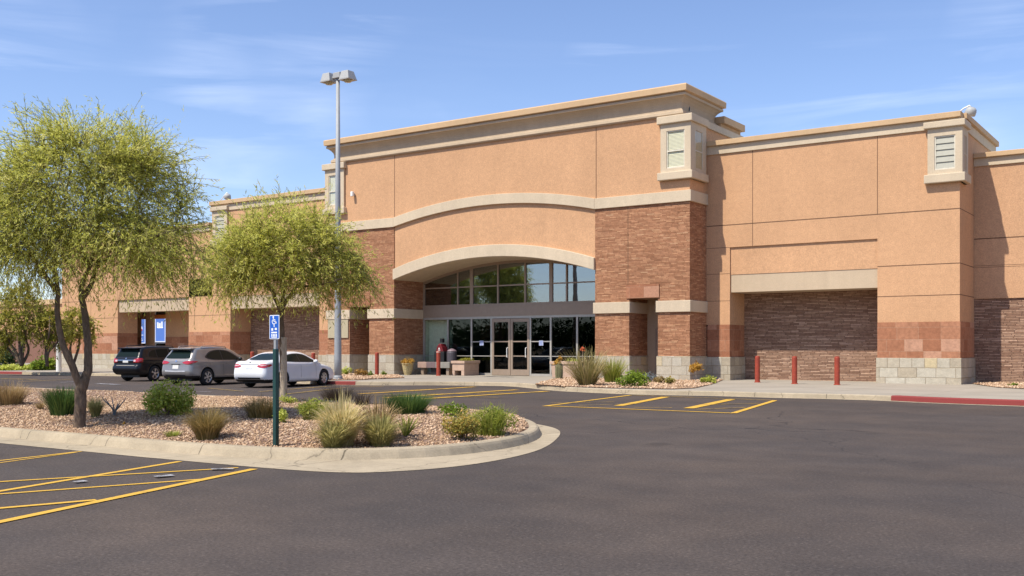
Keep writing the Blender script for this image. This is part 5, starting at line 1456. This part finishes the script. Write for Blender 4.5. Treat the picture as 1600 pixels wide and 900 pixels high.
# white sedan
sedan = dict(L=4.88, W=.915, belt=.97, roof=1.46, tum=.70, crease=.75, wr=.335, ar=.385, wx=(1.10, 3.92), rl=.14, rg=.13,
 low=[(.16,.30),(.04,.40),(-.0,.55),(.02,.72),(.06,.90),(.13,1.02),(.30,1.075),(.70,1.085),(1.2,1.06),(2.2,1.0),(3.2,.98),(3.65,.955),(4.2,.87),(4.62,.74),(4.84,.58),(4.88,.45),(4.80,.27),(4.5,.20),(2.5,.20),(.5,.22)],
 gh=[(.66,1.05),(.95,1.20),(1.30,1.345),(1.65,1.43),(2.1,1.462),(2.5,1.45),(2.85,1.395),(3.25,1.23),(3.62,1.04),(3.75,.93),(3.0,.85),(1.2,.85),(.66,.92)],
 paint=M['p_white'], paint2=M['p_white'], trim=M['p_white'], mirmat=M['p_white'], rim=M['rim'], spokes=7, twin=True, glass=M['carglass'],
 skirt=lambda x: np.where(x < .45, .335, .215),
 dlo=ellipse_ish([(1.05,1.075),(1.30,1.21),(1.60,1.325),(2.0,1.375),(2.4,1.375),(2.75,1.32),(3.10,1.17),(3.36,1.02),(2.4,1.02),(1.5,1.045)]),
 sidew=[[(1.16,1.095),(1.40,1.215),(1.62,1.30),(1.95,1.345),(2.20,1.35),(2.24,1.04),(1.6,1.06)],[(2.31,1.04),(2.27,1.35),(2.45,1.345),(2.72,1.295),(3.02,1.165),(3.22,1.035)]],
 seams=[(2.27,.28,2.27,1.0),(3.30,.30,3.34,.98),(1.28,.72,1.20,1.03),(1.42,.34,1.36,.55)], handles=[(1.52,.90),(2.55,.885)], mirror=(3.18,1.04),
 rearw=ellipse_ish([(-.60,1.13),(-.51,1.26),(-.41,1.355),(0,1.385),(.41,1.355),(.51,1.26),(.60,1.13),(0,1.11)], 3),
 frontw=[(-.62,1.06),(-.50,1.36),(.50,1.36),(.62,1.06)],
 tail=[(.40,.865),(.52,.825),(.72,.805),(.80,.82),(.815,.93),(.74,.965),(.56,.955),(.44,.915)], tailside=[(.10,.83),(.26,.845),(.42,.915),(.36,.955),(.14,.955)],
 tailwhite=[(.46,.895),(.62,.880),(.78,.90),(.78,.920),(.62,.915),(.48,.905)],
 head=[(.5,.70),(.78,.72),(.80,.80),(.55,.78)], reflector=None,
 rear=[('trim_strip', [(-.46,.938),(.46,.938),(.46,.952),(-.46,.952)], M['dark_metal']), ('number_plate', [(-.16,.77),(.16,.77),(.16,.90),(-.16,.90)], plain('pale_plate', (.62,.63,.63), .5)), ('badge', [(-.05,1.0),(.05,1.0),(.05,1.03),(-.05,1.03)], M['dark_metal']),
       ('diffuser', [(-.62,.36),(.62,.36),(.70,.44),(.45,.425),(-.45,.425),(-.70,.44)], M['black'])])
def G3(px, py): return G(px, py, 0)
def place(p_wheel, wx0, W, rz):
    """origin so the rear wheel on the camera side touches p_wheel"""
    c, s = math.cos(rz), math.sin(rz)
    lx, ly = wx0, -(W-.12)
    return Vector((p_wheel.x-(c*lx-s*ly), p_wheel.y-(s*lx+c*ly), 0))
RZ = R(100)
make_car('parked_car', 'white four-door sedan parked nose-in toward the store', 'car', place(G3(440,605.5), 1.10, .915, RZ), RZ, sedan)
suv = dict(L=4.70, W=.935, belt=1.03, roof=1.66, tum=.735, crease=.8, wr=.365, ar=.42, wx=(.98, 3.68), rl=.15, rg=.12, clad=False,
 low=[(.14,.36),(.03,.44),(-.01,.60),(.02,.80),(.06,1.0),(.12,1.10),(.35,1.12),(1.2,1.08),(2.2,1.05),(3.1,1.06),(3.5,1.06),(4.1,.99),(4.5,.86),(4.66,.70),(4.70,.50),(4.60,.32),(4.3,.26),(2.4,.26),(.5,.28)],
 gh=[(.07,1.02),(.20,1.22),(.36,1.42),(.52,1.58),(.80,1.625),(1.3,1.66),(1.9,1.665),(2.4,1.635),(2.8,1.54),(3.2,1.33),(3.55,1.10),(3.4,.95),(1.5,.9),(.2,.9)],
 paint=M['p_grey'], paint2=M['p_grey'], trim=M['p_grey'], mirmat=M['black'], rim=M['rim'], spokes=6, twin=True, glass=M['carglass'],
 skirt=lambda x: np.where(x < .5, .42, .34),
 dlo=ellipse_ish([(.92,1.20),(1.05,1.33),(1.30,1.46),(1.75,1.53),(2.2,1.52),(2.55,1.45),(2.9,1.28),(3.16,1.10),(2.2,1.08),(1.3,1.10)]),
 sidew=[[(1.0,1.215),(1.12,1.325),(1.36,1.435),(1.72,1.495),(1.92,1.50),(1.95,1.105),(1.4,1.12)],[(2.02,1.105),(1.99,1.50),(2.2,1.49),(2.5,1.425),(2.8,1.275),(3.02,1.115)]],
 seams=[(1.98,.42,1.98,1.06),(3.12,.45,3.14,1.06),(1.16,.85,1.06,1.14)], handles=[(1.35,.98),(2.28,.97)], mirror=(2.98,1.13),
 rearw=ellipse_ish([(-.63,1.17),(-.57,1.33),(-.48,1.47),(0,1.50),(.48,1.47),(.57,1.33),(.63,1.17),(0,1.15)], 3),
 frontw=[(-.60,1.18),(-.50,1.52),(.50,1.52),(.60,1.18)],
 tail=[(.34,.985),(.50,.925),(.70,.91),(.82,.945),(.825,1.03),(.70,1.06),(.50,1.045)], tailside=[(.10,.94),(.30,.985),(.42,1.03),(.30,1.055),(.12,1.06)],
 head=[(.5,.80),(.80,.82),(.82,.92),(.55,.90)], reflector=None,
 rear=[('number_plate', [(-.16,.72),(.16,.72),(.16,.88),(-.16,.88)], M['plate']), ('plate_recess', [(-.26,.885),(.26,.885),(.22,.925),(-.22,.925)], M['black']), ('badge', [(-.05,1.03),(0,1.0),(.05,1.03),(.05,1.07),(0,1.09),(-.05,1.07)], M['chrome']),
       ('bumper_strip', [(-.80,.60),(0,.585),(.62,.60),(.84,.70),(.78,.735),(.60,.66),(0,.635),(-.80,.65)], plain('bumper_silver', (.62,.61,.62), .3, .3)), ('diffuser', [(-.7,.42),(.7,.42),(.78,.50),(.6,.47),(-.6,.47),(-.78,.50)], M['dark_metal'])],
 rails=(.85, 2.5, 1.66))
def spoil(y, z0, x0, x1):
    return ([(x0,-y,z0-.03),(x1,-y,z0-.045),(x1,y,z0-.045),(x0,y,z0-.03),(x0,-y,z0+.02),(x1,-y*.98,z0+.035),(x1,y*.98,z0+.035),(x0,y,z0+.02)], [(3,2,1,0),(4,5,6,7),(0,1,5,4),(1,2,6,5),(2,3,7,6),(3,0,4,7)])
suv['spoiler'] = spoil(.60, 1.575, .26, .75)
make_car('parked_suv', 'champagne grey SUV parked between the black SUV and the white sedan', 'car', place(G3(322,602), .98, .935, RZ), RZ, suv)
big = dict(suv, L=4.85, W=.955, belt=1.05, roof=1.70, tum=.765, wr=.375, ar=.43, wx=(1.02, 3.82), rl=.13,
 low=[(.16,.36),(.0,.46),(-.06,.60),(-.02,.74),(.05,.80),(.07,1.0),(.12,1.12),(.35,1.15),(1.2,1.12),(2.2,1.10),(3.1,1.10),(3.5,1.09),(4.2,1.03),(4.65,.92),(4.80,.75),(4.85,.52),(4.74,.34),(4.4,.28),(2.4,.28),(.5,.30)],
 gh=[(.08,1.02),(.17,1.22),(.28,1.42),(.40,1.60),(.70,1.665),(1.3,1.70),(2.0,1.70),(2.5,1.67),(2.85,1.58),(3.2,1.38),(3.55,1.13),(3.4,.95),(1.5,.9),(.2,.9)],
 paint=M['p_black'], paint2=M['p_black'], trim=M['dark_metal'], mirmat=M['p_black'], spokes=5,
 skirt=lambda x: np.where(x < .5, .44, .36),
 dlo=ellipse_ish([(.62,1.17),(.70,1.40),(.95,1.53),(1.5,1.585),(2.1,1.58),(2.5,1.52),(2.85,1.36),(3.16,1.16),(2.2,1.13),(1.2,1.13)]),
 sidew=[[(.70,1.19),(.77,1.38),(1.0,1.50),(1.18,1.52),(1.2,1.15)],[(1.26,1.15),(1.24,1.525),(1.55,1.55),(2.02,1.55),(2.05,1.15)],[(2.12,1.15),(2.09,1.55),(2.45,1.49),(2.78,1.34),(3.02,1.165)]],
 seams=[(2.08,.45,2.08,1.12),(3.16,.45,3.16,1.12),(1.22,.85,1.15,1.15)], handles=[(1.42,1.02),(2.35,1.01)], mirror=(3.02,1.18),
 rearw=[(-.66,1.19),(-.54,1.53),(.54,1.53),(.66,1.19)],
 tail=[(.50,.93),(.82,.90),(.855,.98),(.85,1.10),(.72,1.12),(.66,1.09),(.52,1.07)], tailside=[(.10,.92),(.28,.93),(.30,1.11),(.12,1.12)],
 tailwhite=[(.52,.96),(.64,.955),(.64,1.04),(.52,1.04)], reflector=[(.55,.64),(.75,.65),(.75,.68),(.55,.67)],
 rear=[('number_plate', [(-.17,.90),(.17,.90),(.17,1.0),(-.17,1.0)], M['plate']), ('trim_strip', [(-.52,1.01),(.52,1.01),(.52,1.035),(-.52,1.035)], M['chrome']), ('badge', [(-.04,1.08),(.04,1.08),(.04,1.13),(-.04,1.13)], M['chrome']), ('bumper_step', [(-.74,.755),(.74,.755),(.70,.775),(-.70,.775)], M['alum'])],
 rails=(.7, 2.6, 1.70), spoiler=spoil(.62, 1.60, .16, .6), wiper=((.20,-.25,1.24),(.26,.12,1.30)))
make_car('parked_suv', 'black boxy SUV at the far end of the parked row', 'car', place(G3(240,595.5), 1.02, .955, RZ), RZ, big)

# ================================================================== LIGHT, SKY, CAMERA
EL = R(57)
Ld = Vector((.365, 1.0, 0)).normalized()*math.cos(EL) + Vector((0,0,-math.sin(EL)))
sun = bpy.data.lights.new('sun', 'SUN'); sun.energy = 3.8; sun.angle = R(.53); sun.color = (1, .94, .82)
so = bpy.data.objects.new('sun', sun); COL.objects.link(so); so.rotation_euler = Ld.to_track_quat('-Z', 'Y').to_euler(); so.location = (0, -30, 60)
w = bpy.data.worlds.new('World'); sc.world = w; w.use_nodes = True
nt = w.node_tree; bg = nt.nodes['Background']
sky = nt.nodes.new('ShaderNodeTexSky'); sky.sky_type = 'NISHITA'; sky.sun_disc = False
sky.sun_elevation = EL; sky.sun_rotation = math.atan2(-Ld.x, -Ld.y) % (2*math.pi)
sky.altitude = 400; sky.air_density = 1.0; sky.dust_density = .6; sky.ozone_density = 1.6
tc = nt.nodes.new('ShaderNodeTexCoord')
def wn(typ, ins=None, **kw):
    x = nt.nodes.new(typ)
    for k, v in kw.items(): setattr(x, k, v)
    for k, v in (ins or {}).items():
        if hasattr(v, 'is_output'): nt.links.new(v, x.inputs[k])
        else: x.inputs[k].default_value = v
    return x
sp_ = wn('ShaderNodeSeparateXYZ', {0: tc.outputs['Generated']})
az = wn('ShaderNodeMath', {0: sp_.outputs[0], 1: sp_.outputs[1]}, operation='ARCTAN2').outputs[0]
cv = wn('ShaderNodeCombineXYZ', {0: az, 1: sp_.outputs[2], 2: 0.0}).outputs[0]
rot = wn('ShaderNodeMapping', {0: cv, 1: (2.0, .7, 0), 2: (0,0,R(-6)), 3: (2.4, 22.0, 1)}).outputs[0]
n1 = wn('ShaderNodeTexNoise', {'Vector': rot, 'Scale': 1.0, 'Detail': 6.0, 'Roughness': .55, 'Distortion': .6}).outputs[0]
n2 = wn('ShaderNodeTexNoise', {'Vector': cv, 'Scale': 4.0, 'Detail': 3.0}).outputs[0]
m1 = wn('ShaderNodeMapRange', {0: n1, 1: .47, 2: .82, 3: 0.0, 4: 1.0}).outputs[0]
m2 = wn('ShaderNodeMapRange', {0: n2, 1: .45, 2: .66, 3: .06, 4: .9}).outputs[0]
mm = wn('ShaderNodeMath', {0: m1, 1: m2}, operation='MULTIPLY').outputs[0]
mm = wn('ShaderNodeMath', {0: mm, 1: .75}, operation='MULTIPLY').outputs[0]
tint = wn('ShaderNodeMix', {0: 1.0, 6: sky.outputs[0], 7: (.94, .945, 1.075, 1)}, data_type='RGBA', blend_type='MULTIPLY').outputs[2]
mx = wn('ShaderNodeMix', {0: mm, 6: tint, 7: (7.0, 7.6, 9.0, 1)}, data_type='RGBA').outputs[2]
nt.links.new(mx, bg.inputs[0]); bg.inputs[1].default_value = .11

cam = bpy.data.cameras.new('camera'); co_ = bpy.data.objects.new('camera', cam); COL.objects.link(co_)
cam.sensor_width = 36; cam.lens = 36*F/1600; cam.shift_y = (YH-450)/1600; cam.clip_end = 3000; cam.clip_start = .1
co_.location = (0, 0, CH); co_.rotation_euler = (R(90), 0, AZ)
sc.camera = co_
sc.view_settings.view_transform = 'Standard'; sc.view_settings.look = 'None'
sc.view_settings.exposure = .7; sc.view_settings.gamma = 1
sc.render.engine = 'CYCLES'
sc.cycles.use_denoising = True
try: sc.cycles.denoiser = 'OPENIMAGEDENOISE'
except Exception: pass
sc.cycles.max_bounces = 8; sc.cycles.transparent_max_bounces = 12; sc.cycles.caustics_reflective = False; sc.cycles.caustics_refractive = False
sc.cycles.sample_clamp_indirect = 6
